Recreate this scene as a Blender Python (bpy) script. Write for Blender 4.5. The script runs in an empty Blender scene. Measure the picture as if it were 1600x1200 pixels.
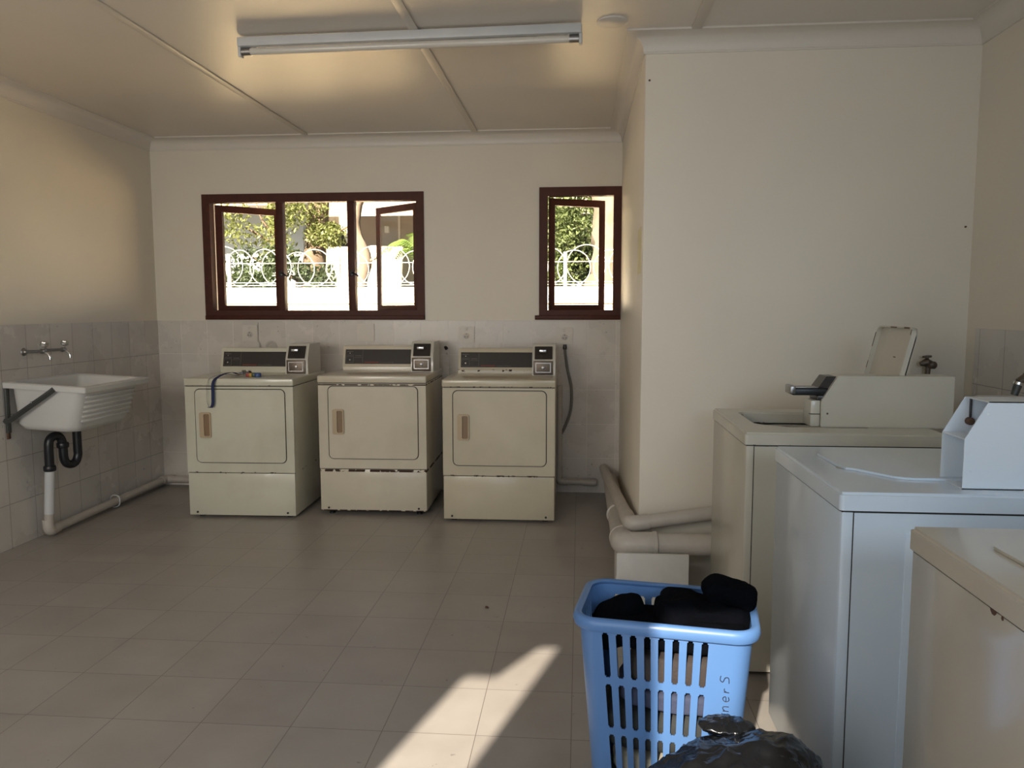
import bpy, bmesh, math, random
from mathutils import Vector, Matrix, noise
from mathutils.geometry import tessellate_polygon
random.seed(7)
S = bpy.context.scene
COL = S.collection
PI = math.pi

# ------------------------------------------------------------------ camera, sky, sun, exposure
def make_camera():
    f, p, y, r, h = 1218.56, math.radians(-5.541), math.radians(4.957), math.radians(-0.063), 1.361
    F = Vector((-math.sin(y)*math.cos(p), math.cos(y)*math.cos(p), math.sin(p)))
    R0 = Vector((math.cos(y), math.sin(y), 0)); U0 = R0.cross(F)
    R = math.cos(r)*R0 + math.sin(r)*U0; U = R.cross(F)
    cd = bpy.data.cameras.new('camera'); cam = bpy.data.objects.new('camera', cd); COL.objects.link(cam)
    cd.sensor_fit = 'HORIZONTAL'; cd.sensor_width = 36.0; cd.lens = 36.0*f/1600.0
    cd.clip_start = 0.05; cd.clip_end = 300
    M = Matrix((R, U, -F)).transposed().to_4x4(); M.translation = Vector((0, 0, h))
    cam.matrix_world = M
    S.camera = cam
make_camera()
SUN_AZ, SUN_EL = math.radians(15.5), math.radians(31.3)
SUN_STRENGTH = 36.0
w = bpy.data.worlds.new('sky'); S.world = w; w.use_nodes = True
bgn = w.node_tree.nodes['Background']
sky = w.node_tree.nodes.new('ShaderNodeTexSky'); sky.sky_type = 'HOSEK_WILKIE'
sky.sun_direction = (-math.sin(SUN_AZ)*math.cos(SUN_EL), -math.cos(SUN_AZ)*math.cos(SUN_EL), math.sin(SUN_EL))
sky.turbidity = 3.0; sky.ground_albedo = 0.35
w.node_tree.links.new(sky.outputs[0], bgn.inputs[0]); bgn.inputs[1].default_value = 3.0
def add_sun():
    l = bpy.data.lights.new('sun', 'SUN'); l.energy = SUN_STRENGTH; l.angle = math.radians(0.8); l.color = (1.0, 0.83, 0.64)
    o = bpy.data.objects.new('sun', l); COL.objects.link(o)
    d = Vector((math.sin(SUN_AZ)*math.cos(SUN_EL), math.cos(SUN_AZ)*math.cos(SUN_EL), -math.sin(SUN_EL)))
    o.rotation_euler = d.to_track_quat('-Z', 'Y').to_euler(); o.location = (-3, -8, 6)
add_sun()
def area(name, loc, target, sx, sy, power, col, spread=180):
    l = bpy.data.lights.new(name, 'AREA'); l.shape = 'RECTANGLE'; l.size = sx; l.size_y = sy; l.energy = power; l.color = col; l.spread = math.radians(spread)
    o = bpy.data.objects.new(name, l); COL.objects.link(o); o.location = loc
    o.rotation_euler = (Vector(target)-Vector(loc)).to_track_quat('-Z', 'Y').to_euler()
# daylight of the open doorway behind the camera, plus two added fill lights
area('doorway_daylight', (-0.75, -0.36, 1.3), (-0.75, 4, 1.15), 1.3, 1.8, 16, (0.84, 0.92, 1.0))
area('left_window_daylight', (-2.25, -0.36, 1.55), (-1.9, 4, 1.0), 1.3, 1.3, 18, (1.0, 0.945, 0.87), 95)  # added fill from the front left for dryers and back wall, no window there
area('side_window_daylight', (1.1, -0.36, 1.6), (1.0, 4, 0.2), 0.9, 0.9, 10.5, (0.66, 0.82, 1.0), 140)  # added bluish fill for the near sides of the washers, no window there
S.view_settings.view_transform = 'Standard'; S.view_settings.look = 'None'
S.view_settings.gamma = 1.0; S.view_settings.use_curve_mapping = False
S.view_settings.exposure = 0.19

# ------------------------------------------------------------------ materials
MATS = {}
def nd(nt, t, **k):
    n = nt.nodes.new(t)
    for a, b in k.items(): setattr(n, a, b)
    return n
def base_mat(name, col, rough=0.5, metal=0.0, coat=0.0, trans=0.0, spec=0.5):
    m = bpy.data.materials.new(name); m.use_nodes = True
    b = m.node_tree.nodes['Principled BSDF']
    b.inputs['Base Color'].default_value = (*col, 1); b.inputs['Roughness'].default_value = rough
    b.inputs['Metallic'].default_value = metal; b.inputs['Coat Weight'].default_value = coat
    b.inputs['Coat Roughness'].default_value = 0.08
    b.inputs['Transmission Weight'].default_value = trans
    b.inputs['Specular IOR Level'].default_value = spec
    return m, b, m.node_tree
def mixc(nt, fac, a, b):
    n = nd(nt, 'ShaderNodeMix', data_type='RGBA')
    if isinstance(fac, float): n.inputs[0].default_value = fac
    else: nt.links.new(fac, n.inputs[0])
    for v, i in ((a, 6), (b, 7)):
        if isinstance(v, tuple): n.inputs[i].default_value = (*v, 1)
        else: nt.links.new(v, n.inputs[i])
    return n.outputs[2]
def math_(nt, op, a, b=None, c=None, clamp=False):
    n = nd(nt, 'ShaderNodeMath', operation=op, use_clamp=clamp)
    for i, v in enumerate((a, b, c)):
        if v is None: continue
        if isinstance(v, (int, float)): n.inputs[i].default_value = v
        else: nt.links.new(v, n.inputs[i])
    return n.outputs[0]
def ramp(nt, v, lo, hi):
    n = nd(nt, 'ShaderNodeMapRange'); nt.links.new(v, n.inputs[0])
    n.inputs[1].default_value = lo; n.inputs[2].default_value = hi; return n.outputs[0]
def coords(nt, kind='Object'):
    return nd(nt, 'ShaderNodeTexCoord').outputs[kind]
def noise_(nt, scale, detail=4, vec=None, rough=0.55):
    n = nd(nt, 'ShaderNodeTexNoise'); n.inputs['Scale'].default_value = scale; n.inputs['Detail'].default_value = detail
    n.inputs['Roughness'].default_value = rough
    nt.links.new(vec if vec is not None else coords(nt), n.inputs['Vector']); return n.outputs[0]
def bump(nt, b, h, strength=0.2, dist=0.01):
    n = nd(nt, 'ShaderNodeBump'); n.inputs['Strength'].default_value = strength; n.inputs['Distance'].default_value = dist
    nt.links.new(h, n.inputs['Height']); nt.links.new(n.outputs[0], b.inputs['Normal'])
def mat(name, col, rough=0.5, metal=0.0, var=0.12, nscale=8.0, bmp=0.0, bscale=60.0, coat=0.0, trans=0.0, spec=0.5):
    """plain procedural material with a little mottling in colour and roughness"""
    if name in MATS: return MATS[name]
    m, b, nt = base_mat(name, col, rough, metal, coat, trans, spec)
    n = noise_(nt, nscale)
    dark = tuple(c*(1-var) for c in col); lite = tuple(min(1, c*(1+var*0.6)) for c in col)
    nt.links.new(mixc(nt, n, dark, lite), b.inputs['Base Color'])
    nt.links.new(ramp(nt, n, -1.5*max(0.01, rough), 1+0.0001), b.inputs['Roughness']) if False else None
    if bmp: bump(nt, b, noise_(nt, bscale, 3), bmp, 0.004)
    MATS[name] = m; return m
def enamel(name, col, dirt, rust_z=(), rust_amt=0.5, rough=0.28, dirt_amt=0.5):
    """painted steel: soft grime, rust chips along the named heights"""
    m, b, nt = base_mat(name, col, rough, 0, 0.25)
    co = coords(nt); sep = nd(nt, 'ShaderNodeSeparateXYZ'); nt.links.new(co, sep.inputs[0])
    g = ramp(nt, noise_(nt, 2.3, 5), 0.45, 0.75)
    c = mixc(nt, math_(nt, 'MULTIPLY', g, dirt_amt), col, dirt)
    if rust_z:
        tot = None
        for z, wd in rust_z:
            d = math_(nt, 'ABSOLUTE', math_(nt, 'SUBTRACT', sep.outputs[2], z))
            k = math_(nt, 'LESS_THAN', d, wd)
            tot = k if tot is None else math_(nt, 'MAXIMUM', tot, k)
        nn = math_(nt, 'GREATER_THAN', noise_(nt, 28, 4), 1-rust_amt)
        msk = math_(nt, 'MULTIPLY', tot, nn)
        c = mixc(nt, msk, c, (0.05, 0.026, 0.016))
        nt.links.new(math_(nt, 'ADD', math_(nt, 'MULTIPLY', msk, 0.6), rough), b.inputs['Roughness'])
        nt.links.new(math_(nt, 'MULTIPLY', math_(nt, 'SUBTRACT', 1.0, msk), 0.25), b.inputs['Coat Weight'])
    nt.links.new(c, b.inputs['Base Color'])
    return m
def grid_mat(name, a1, o1, s1, a2, o2, s2, lw, tile_a, tile_b, grout, rough, mott=3.0, bmp=0.3, tint=0.25):
    """tiles: object-space axes a1/a2 with origin and pitch, thin joints, marbled tiles, each tile a shade of its own"""
    m, b, nt = base_mat(name, tile_a, rough)
    co = coords(nt); sep = nd(nt, 'ShaderNodeSeparateXYZ'); nt.links.new(co, sep.inputs[0])
    def cell(ax, o, s):
        q = math_(nt, 'DIVIDE', math_(nt, 'SUBTRACT', sep.outputs[ax], o), s)
        fr = math_(nt, 'FRACT', math_(nt, 'ADD', q, 100))
        e = math_(nt, 'MINIMUM', fr, math_(nt, 'SUBTRACT', 1.0, fr))
        return math_(nt, 'MULTIPLY', e, s), math_(nt, 'FLOOR', q)
    e1, c1 = cell(a1, o1, s1); e2, c2 = cell(a2, o2, s2)
    d = math_(nt, 'MINIMUM', e1, e2)
    joint = math_(nt, 'SUBTRACT', 1.0, ramp(nt, d, lw*0.4, lw))
    cv = nd(nt, 'ShaderNodeCombineXYZ'); nt.links.new(c1, cv.inputs[0]); nt.links.new(c2, cv.inputs[1])
    wn = nd(nt, 'ShaderNodeTexWhiteNoise'); wn.noise_dimensions = '3D'; nt.links.new(cv.outputs[0], wn.inputs[0])
    n = ramp(nt, noise_(nt, mott, 6), 0.3, 0.7)
    f = math_(nt, 'ADD', math_(nt, 'MULTIPLY', n, 1-tint), math_(nt, 'MULTIPLY', wn.outputs[0], tint))
    c = mixc(nt, f, tile_a, tile_b)
    sp = math_(nt, 'GREATER_THAN', noise_(nt, 30, 2), 0.735)
    c = mixc(nt, math_(nt, 'MULTIPLY', sp, 0.45), c, tuple(x*0.35 for x in tile_a))
    c = mixc(nt, joint, c, grout)
    nt.links.new(c, b.inputs['Base Color'])
    rr = math_(nt, 'ADD', math_(nt, 'MULTIPLY', n, 0.12), rough)
    nt.links.new(rr, b.inputs['Roughness'])
    bump(nt, b, math_(nt, 'ADD', math_(nt, 'SUBTRACT', 1.0, joint), math_(nt, 'MULTIPLY', noise_(nt, 6, 3), 0.3)), bmp, 0.002)
    return m
def plaster(name, col, rough=0.55):
    m, b, nt = base_mat(name, col, rough)
    n = ramp(nt, noise_(nt, 1.3, 5), 0.35, 0.75)
    nt.links.new(mixc(nt, n, tuple(c*0.95 for c in col), col), b.inputs['Base Color'])
    bump(nt, b, math_(nt, 'ADD', noise_(nt, 5, 4), math_(nt, 'MULTIPLY', noise_(nt, 90, 3), 0.25)), 0.35, 0.006)
    return m

M_WALL = plaster('wall_paint', (0.79, 0.725, 0.61), 0.42)
M_CEIL = plaster('ceiling_paint', (0.76, 0.70, 0.62), 0.38)
M_COVE = plaster('cove_paint', (0.74, 0.68, 0.60), 0.4)
M_FLOOR = grid_mat('vinyl_tiles', 0, -0.018, 0.305, 1, 2.968, 0.305, 0.0016, (0.32, 0.29, 0.26), (0.41, 0.38, 0.345), (0.15, 0.13, 0.11), 0.33, 4.0, 0.15, 0.3)
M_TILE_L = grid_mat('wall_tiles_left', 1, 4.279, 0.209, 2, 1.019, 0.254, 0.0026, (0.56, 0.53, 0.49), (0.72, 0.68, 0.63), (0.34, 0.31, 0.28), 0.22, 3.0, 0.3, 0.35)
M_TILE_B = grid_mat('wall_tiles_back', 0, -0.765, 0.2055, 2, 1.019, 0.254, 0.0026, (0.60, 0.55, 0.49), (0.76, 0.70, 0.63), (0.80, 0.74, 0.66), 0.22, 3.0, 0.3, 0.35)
CREAM = (0.67, 0.60, 0.47); DIRT = (0.44, 0.385, 0.27)
M_DRY = [enamel('cream_enamel_a', (0.66, 0.635, 0.51), DIRT, [(0.30, 0.006), (0.867, 0.005)], 0.38),
         enamel('cream_enamel_b', CREAM, DIRT, [(0.300, 0.008), (0.867, 0.004), (0.025, 0.012)], 0.55),
         enamel('cream_enamel_c', (0.60, 0.53, 0.39), DIRT, [(0.300, 0.005), (0.867, 0.005), (0.935, 0.008)], 0.42)]
M_DRY_SIDE = enamel('grey_side_enamel', (0.42, 0.38, 0.33), (0.30, 0.26, 0.21))
M_WASH_OLD = enamel('old_cream_enamel', (0.62, 0.59, 0.50), (0.50, 0.45, 0.35), [(0.868, 0.004)], 0.36)
M_WASH_WHITE = enamel('white_enamel', (0.70, 0.79, 0.88), (0.66, 0.75, 0.84), rough=0.22)
M_WASH_BEIGE = enamel('beige_enamel', (0.60, 0.55, 0.46), (0.52, 0.46, 0.37), [(0.868, 0.004)], 0.3, rough=0.2)
M_TUB = mat('tub_dark', (0.03, 0.03, 0.03), 0.4)
M_TUBWALL = mat('tub_collar', (0.42, 0.41, 0.36), 0.4)
M_FASCIA = mat('fascia_dark', (0.035, 0.028, 0.024), 0.3)
M_FASCIA_LINE = mat('fascia_print', (0.16, 0.14, 0.12), 0.5)
M_RED = mat('fascia_red', (0.20, 0.035, 0.02), 0.5)
M_CHROME = mat('chrome', (0.75, 0.75, 0.75), 0.18, 1.0)
M_DULLCHROME = mat('dull_chrome', (0.36, 0.35, 0.34), 0.32, 1.0)
M_BRONZE = mat('brown_metal', (0.16, 0.125, 0.095), 0.42, 0.6, 0.3, 40, 0.2)
M_BLACK = mat('black_plastic', (0.012, 0.013, 0.016), 0.35)
M_HANDLE = mat('almond_plastic', (0.52, 0.40, 0.26), 0.35)
M_HANDLE_IN = mat('brown_recess', (0.27, 0.17, 0.09), 0.4)
M_SINK = mat('sink_white', (0.66, 0.65, 0.62), 0.3, 0, 0.12, 3, 0.15, 40)
M_RIMEDGE = mat('sink_edge', (0.62, 0.60, 0.55), 0.25)
M_PVC = mat('white_pvc', (0.66, 0.67, 0.67), 0.35)
M_PVC_OLD = mat('painted_pvc', (0.56, 0.51, 0.45), 0.4, 0, 0.18, 14)
M_STEELGREY = mat('bracket_steel', (0.10, 0.105, 0.10), 0.45, 0.4, 0.3, 30)
M_RUST = mat('rusty_steel', (0.13, 0.07, 0.045), 0.7, 0.2, 0.4, 50)
M_WOOD = mat('window_wood', (0.085, 0.024, 0.015), 0.5, 0, 0.35, 20, 0.2, 80, spec=0.25)
M_SOCKET = mat('socket_plastic', (0.72, 0.66, 0.58), 0.4)
M_SOCKET_IN = mat('socket_inner', (0.54, 0.49, 0.43), 0.4)
M_CABLE = mat('grey_cable', (0.20, 0.18, 0.16), 0.5)
M_LAMP = mat('lamp_white', (0.58, 0.58, 0.57), 0.35)
M_TUBE = mat('lamp_tube', (0.66, 0.61, 0.53), 0.15)
M_BASKET = mat('blue_plastic', (0.115, 0.245, 0.52), 0.33, 0, 0.06, 5)
M_INK = mat('ink', (0.02, 0.025, 0.05), 0.6)
M_BAG = mat('black_bag', (0.006, 0.0065, 0.008), 0.2, 0, 0.2, 10, 0.7, 38, 0.2)
M_CLOTHBLACK = mat('black_cloth', (0.0035, 0.004, 0.006), 0.95, 0, 0.3, 30, 0.4, 200, spec=0.05)
M_STRAP = mat('navy_strap', (0.015, 0.022, 0.085), 0.7)
M_BOARD = mat('white_board', (0.64, 0.61, 0.56), 0.45, 0, 0.15, 12)
M_GLASS = None
def glass_mat():
    m = bpy.data.materials.new('window_glass'); m.use_nodes = True; nt = m.node_tree
    for n in list(nt.nodes): nt.nodes.remove(n)
    out = nd(nt, 'ShaderNodeOutputMaterial'); t = nd(nt, 'ShaderNodeBsdfTransparent'); g = nd(nt, 'ShaderNodeBsdfGlossy')
    g.inputs['Roughness'].default_value = 0.02; t.inputs[0].default_value = (0.96, 0.98, 0.97, 1)
    fr = nd(nt, 'ShaderNodeFresnel'); fr.inputs[0].default_value = 1.45
    mx = nd(nt, 'ShaderNodeMixShader'); ge = nd(nt, 'ShaderNodeNewGeometry'); nt.links.new(math_(nt, 'MULTIPLY', fr.outputs[0], math_(nt, 'SUBTRACT', 1.0, ge.outputs['Backfacing'])), mx.inputs[0]); nt.links.new(t.outputs[0], mx.inputs[1]); nt.links.new(g.outputs[0], mx.inputs[2])
    nt.links.new(mx.outputs[0], out.inputs[0]); return m
M_GLASS = glass_mat()

# ------------------------------------------------------------------ mesh helpers
def box(bm, x0, x1, y0, y1, z0, z1, bev=0.0, seg=2, M=None):
    b2 = bmesh.new()
    vs = [b2.verts.new((x, y, z)) for x in (x0, x1) for y in (y0, y1) for z in (z0, z1)]
    for f in ((0, 1, 3, 2), (4, 6, 7, 5), (0, 4, 5, 1), (2, 3, 7, 6), (0, 2, 6, 4), (1, 5, 7, 3)):
        b2.faces.new([vs[i] for i in f])
    if bev: bmesh.ops.bevel(b2, geom=b2.edges[:], offset=bev, segments=seg, profile=0.5, affect='EDGES')
    if M is not None: b2.transform(M)
    merge(bm, b2); return bm
def merge(bm, b2):
    b2.normal_update(); vm = {}
    for v in b2.verts: vm[v] = bm.verts.new(v.co)
    for f in b2.faces:
        try: bm.faces.new([vm[v] for v in f.verts])
        except ValueError: pass
    b2.free()
def loft(bm, loops, cap0=True, cap1=True, closed=True):
    rows = [[bm.verts.new(p) for p in l] for l in loops]
    n = len(rows[0])
    for a, b in zip(rows, rows[1:]):
        for i in range(n if closed else n-1):
            j = (i+1) % n
            bm.faces.new((a[i], a[j], b[j], b[i]))
    if cap0: bm.faces.new(rows[0][::-1])
    if cap1: bm.faces.new(rows[-1])
def rr(x0, x1, y0, y1, r, z=0, n=5):
    r = min(r, (x1-x0)/2*0.999, (y1-y0)/2*0.999); out = []
    for cx, cy, a0 in ((x1-r, y0+r, -90), (x1-r, y1-r, 0), (x0+r, y1-r, 90), (x0+r, y0+r, 180)):
        for i in range(n+1):
            a = math.radians(a0+90*i/n); out.append((cx+r*math.cos(a), cy+r*math.sin(a), z))
    return out
def smooth_path(pts, sub=6, closed=False):
    P = [Vector(p) for p in pts]; out = []; n = len(P)
    rng = range(n if closed else n-1)
    for i in rng:
        if closed: p0, p1, p2, p3 = P[i-1], P[i], P[(i+1) % n], P[(i+2) % n]
        else: p0, p1, p2, p3 = P[max(i-1, 0)], P[i], P[i+1], P[min(i+2, n-1)]
        for k in range(sub):
            t = k/sub
            out.append(0.5*((2*p1)+(p2-p0)*t+(2*p0-5*p1+4*p2-p3)*t*t+(3*p1-p0-3*p2+p3)*t**3))
    if not closed: out.append(P[-1])
    return out
def fillet(pts, r, n=6):
    """polyline with arced corners (for pipes)"""
    P = [Vector(p) for p in pts]; out = [P[0]]
    for i in range(1, len(P)-1):
        a = (P[i-1]-P[i]); b = (P[i+1]-P[i]); rr_ = min(r, a.length*0.49, b.length*0.49)
        A = P[i]+a.normalized()*rr_; B = P[i]+b.normalized()*rr_
        for k in range(n+1):
            t = k/n; out.append((1-t)**2*A+2*t*(1-t)*P[i]+t*t*B)
    out.append(P[-1]); return out
def tube(bm, pts, r, n=12, caps=True, closed=False):
    P = [Vector(p) for p in pts]; rad = r if isinstance(r, (list, tuple)) else [r]*len(P)
    T = []
    for i in range(len(P)):
        if closed: t = P[(i+1) % len(P)]-P[i-1]
        else: t = P[min(i+1, len(P)-1)]-P[max(i-1, 0)]
        T.append(t.normalized())
    up = Vector((0, 0, 1)) if abs(T[0].z) < 0.9 else Vector((1, 0, 0))
    N = (up-T[0]*up.dot(T[0])).normalized(); loops = []
    for i, p in enumerate(P):
        N = (N-T[i]*N.dot(T[i])).normalized(); B = T[i].cross(N)
        loops.append([p+(N*math.cos(2*PI*k/n)+B*math.sin(2*PI*k/n))*rad[i] for k in range(n)])
    if closed: loops.append(loops[0])
    loft(bm, loops, caps and not closed, caps and not closed)
    return bm
def lathe(bm, prof, origin, axis=(0, 0, 1), n=20):
    ax = Vector(axis).normalized(); q = Vector((0, 0, 1)).rotation_difference(ax); o = Vector(origin)
    loft(bm, [[o+q @ Vector((max(r, 1e-4)*math.cos(2*PI*k/n), max(r, 1e-4)*math.sin(2*PI*k/n), z)) for k in range(n)] for r, z in prof])
def panel(bm, outer, holes, t, place):
    """flat sheet with holes in 2D, thickness t; place(u, v, w) gives the 3D point (w from 0 to t)"""
    loops = [[Vector((u, v, 0)) for u, v in l] for l in [outer]+list(holes)]
    tris = tessellate_polygon(loops); flat = [p for l in loops for p in l]
    A = [bm.verts.new(place(p.x, p.y, 0)) for p in flat]; B = [bm.verts.new(place(p.x, p.y, t)) for p in flat]
    for tr in tris:
        try: bm.faces.new([A[i] for i in tr]); bm.faces.new([B[i] for i in reversed(tr)])
        except ValueError: pass
    k = 0
    for l in loops:
        n = len(l)
        for i in range(n):
            j = (i+1) % n; bm.faces.new((A[k+i], A[k+j], B[k+j], B[k+i]))
        k += n
def rect(u0, u1, v0, v1): return [(u0, v0), (u1, v0), (u1, v1), (u0, v1)]
def rrect(u0, u1, v0, v1, r, n=5): return [(p[0], p[1]) for p in rr(u0, u1, v0, v1, r, 0, n)]

def obj(name, bm, m, parent=None, kind=None, world=False, label=None, cat=None, group=None, ang=0.6, flip=True):
    """link bm as one mesh; world=True: bm is in world coordinates"""
    if flip: bmesh.ops.recalc_face_normals(bm, faces=bm.faces[:])
    bm.normal_update()
    for f in bm.faces: f.smooth = True
    for e in bm.edges:
        if len(e.link_faces) != 2 or e.calc_face_angle(0) > ang: e.smooth = False
    o_loc = Vector((0, 0, 0))
    if world:
        if parent is not None: off = Vector(parent.location)
        else:
            xs = [v.co for v in bm.verts]
            off = Vector(((min(v.x for v in xs)+max(v.x for v in xs))/2, (min(v.y for v in xs)+max(v.y for v in xs))/2, min(v.z for v in xs)))
            if kind == 'structure': off = Vector((0, 0, 0))
            o_loc = off
        bmesh.ops.translate(bm, verts=bm.verts[:], vec=-off)
    me = bpy.data.meshes.new(name); bm.to_mesh(me); bm.free()
    if isinstance(m, (list, tuple)):
        for q in m: me.materials.append(q)
    else: me.materials.append(m)
    o = bpy.data.objects.new(name, me); COL.objects.link(o); o.location = o_loc
    if parent is not None: o.parent = parent
    if kind: o['kind'] = kind
    if label: o['label'] = label
    if cat: o['category'] = cat
    if group: o['group'] = group
    return o
def struct(name, bm, m, label=None, cat=None): return obj(name, bm, m, None, 'structure', True, label, cat)
def thing(name, label, cat, loc, rotz=0.0, group=None):
    o = bpy.data.objects.new(name, None); COL.objects.link(o); o.empty_display_size = 0.1
    o.location = loc; o.rotation_euler = (0, 0, rotz); o['label'] = label; o['category'] = cat
    if group: o['group'] = group
    return o
def NB(): return bmesh.new()

# ------------------------------------------------------------------ the room
XL, XP, XR, YB, YP, YF, ZC = -3.217, 0.293, 1.787, 5.722, 3.787, -0.40, 2.62
TT = 1.271
bm = NB(); box(bm, XL-0.2, XR+0.2, YF-0.1, YB+0.2, -0.12, 0.0)
struct('floor', bm, M_FLOOR, 'grey beige vinyl tile floor', 'floor')
bm = NB(); box(bm, XL-0.5, XR+0.5, YF-0.3, YB+0.35, ZC, ZC+0.10)
struct('ceiling', bm, M_CEIL, 'white board ceiling with joint strips', 'ceiling')
bm = NB(); box(bm, XL-0.2, XL, YF-0.1, YB+0.2, 0, ZC)
struct('wall_left', bm, M_WALL, 'white left wall above grey tiles', 'wall')
W1 = (-2.812, -1.150, 1.300, 2.205); W2 = (-0.285, 0.285, 1.300, 2.222)
bm = NB(); panel(bm, rect(XL, XP+0.15, 0, ZC), [rect(*W1), rect(W2[0], W2[1], W2[2], W2[3])], 0.2, lambda u, v, t: (u, YB+t, v))
struct('wall_back', bm, M_WALL, 'white back wall with two windows', 'wall')
bm = NB()
loft(bm, [[(x, y, z) for x, y in ((XP, YB), (XP, YP+0.01), (XP+0.004, YP+0.003), (XP+0.012, YP), (XR, YP), (XR, YP+0.15), (XP+0.15, YP+0.15), (XP+0.15, YB))] for z in (0, ZC)])
struct('wall_corner', bm, M_WALL, 'white projecting wall behind the washers', 'wall')
bm = NB(); box(bm, XR, XR+0.2, YF-0.1, YP+0.15, 0, ZC)
struct('wall_right', bm, M_WALL, 'white right wall', 'wall')
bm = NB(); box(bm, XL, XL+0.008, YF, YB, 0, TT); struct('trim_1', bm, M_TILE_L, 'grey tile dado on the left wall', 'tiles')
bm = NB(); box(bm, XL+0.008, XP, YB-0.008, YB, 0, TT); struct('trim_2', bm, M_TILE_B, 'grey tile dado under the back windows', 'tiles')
bm = NB(); box(bm, XR-0.008, XR, 2.3, 3.694, 0.45, 1.269); struct('trim_3', bm, M_TILE_L, 'grey tile patch on the right wall above the sink', 'tiles')
# wall behind the camera: a half blocked doorway, gaps shaped to place sun patches
bm = NB()
slotA = [(-1.317, 0.0), (-1.03, 0.0), (-1.03, 2.22), (-1.13, 2.22), (-1.20, 2.05), (-1.317, 2.05)]
slotB = rect(-0.46, -0.135, 0.0, 2.13)
outer = [(XL, 0), (slotA[0][0], 0), slotA[5], slotA[4], slotA[3], slotA[2], (-1.03, 0), (-0.46, 0), (-0.46, 2.13), (-0.135, 2.13), (-0.135, 0), (XR, 0), (XR, ZC), (XL, ZC)]
panel(bm, outer, [], 0.1, lambda u, v, t: (u, YF-t, v))
struct('wall_front', bm, M_WALL, 'wall behind the camera with doorway gaps', 'wall')
def sun_filter(name, c):  # unseen panes added to dim the sun coming through the gaps
    tg = M_GLASS.copy(); tg.name = name
    [n for n in tg.node_tree.nodes if n.type == 'BSDF_TRANSPARENT'][0].inputs[0].default_value = (*c, 1); return tg
for i, sl_ in enumerate((slotA, slotB)):
    bm = NB(); vs = [bm.verts.new((u, YF-0.05, v)) for u, v in sl_]; bm.faces.new(vs)
    obj('door_%d' % (i+1), bm, (sun_filter('tinted_glass', (0.30, 0.32, 0.35)), sun_filter('frosted_dark_glass', (0.165, 0.18, 0.20)))[i], None, 'structure', True, 'tinted glass door panel behind the camera', 'door')
# coving around the ceiling
def inset(poly, d):
    out = []; n = len(poly)
    for i in range(n):
        p0, p1, p2 = Vector(poly[i-1]), Vector(poly[i]), Vector(poly[(i+1) % n])
        a = (p1-p0).normalized(); b = (p2-p1).normalized()
        na = Vector((a.y, -a.x)); nb = Vector((b.y, -b.x))
        out.append(p1+(na+nb)*d/(1+na.dot(nb)))
    return out
perim = [(XL, YF), (XL, YB), (XP, YB), (XP, YP), (XR, YP), (XR, YF)]
bm = NB(); prof = [(0, 2.532), (0.006, 2.532), (0.006, 2.540)]
for i in range(7):
    a = math.radians(90*i/6); prof.append((0.082-0.074*math.cos(a), 2.542+0.070*math.sin(a)))
prof += [(0.088, 2.612), (0.088, ZC)]
loops = [[(p.x, p.y, z) for p in inset(perim, d)] for d, z in prof]
loft(bm, loops, False, False)
struct('trim_4', bm, M_COVE, 'white coving round the ceiling', 'coving')
for i, x in enumerate((-1.99, -0.757, 0.515)):
    bm = NB(); y1 = YB-0.08 if x < XP else YP-0.08
    box(bm, x-0.022, x+0.022, YF, y1, ZC-0.009, ZC, 0.003)
    struct('trim_%d' % (5+i), bm, M_COVE, 'ceiling joint strip', 'strip')

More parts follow.
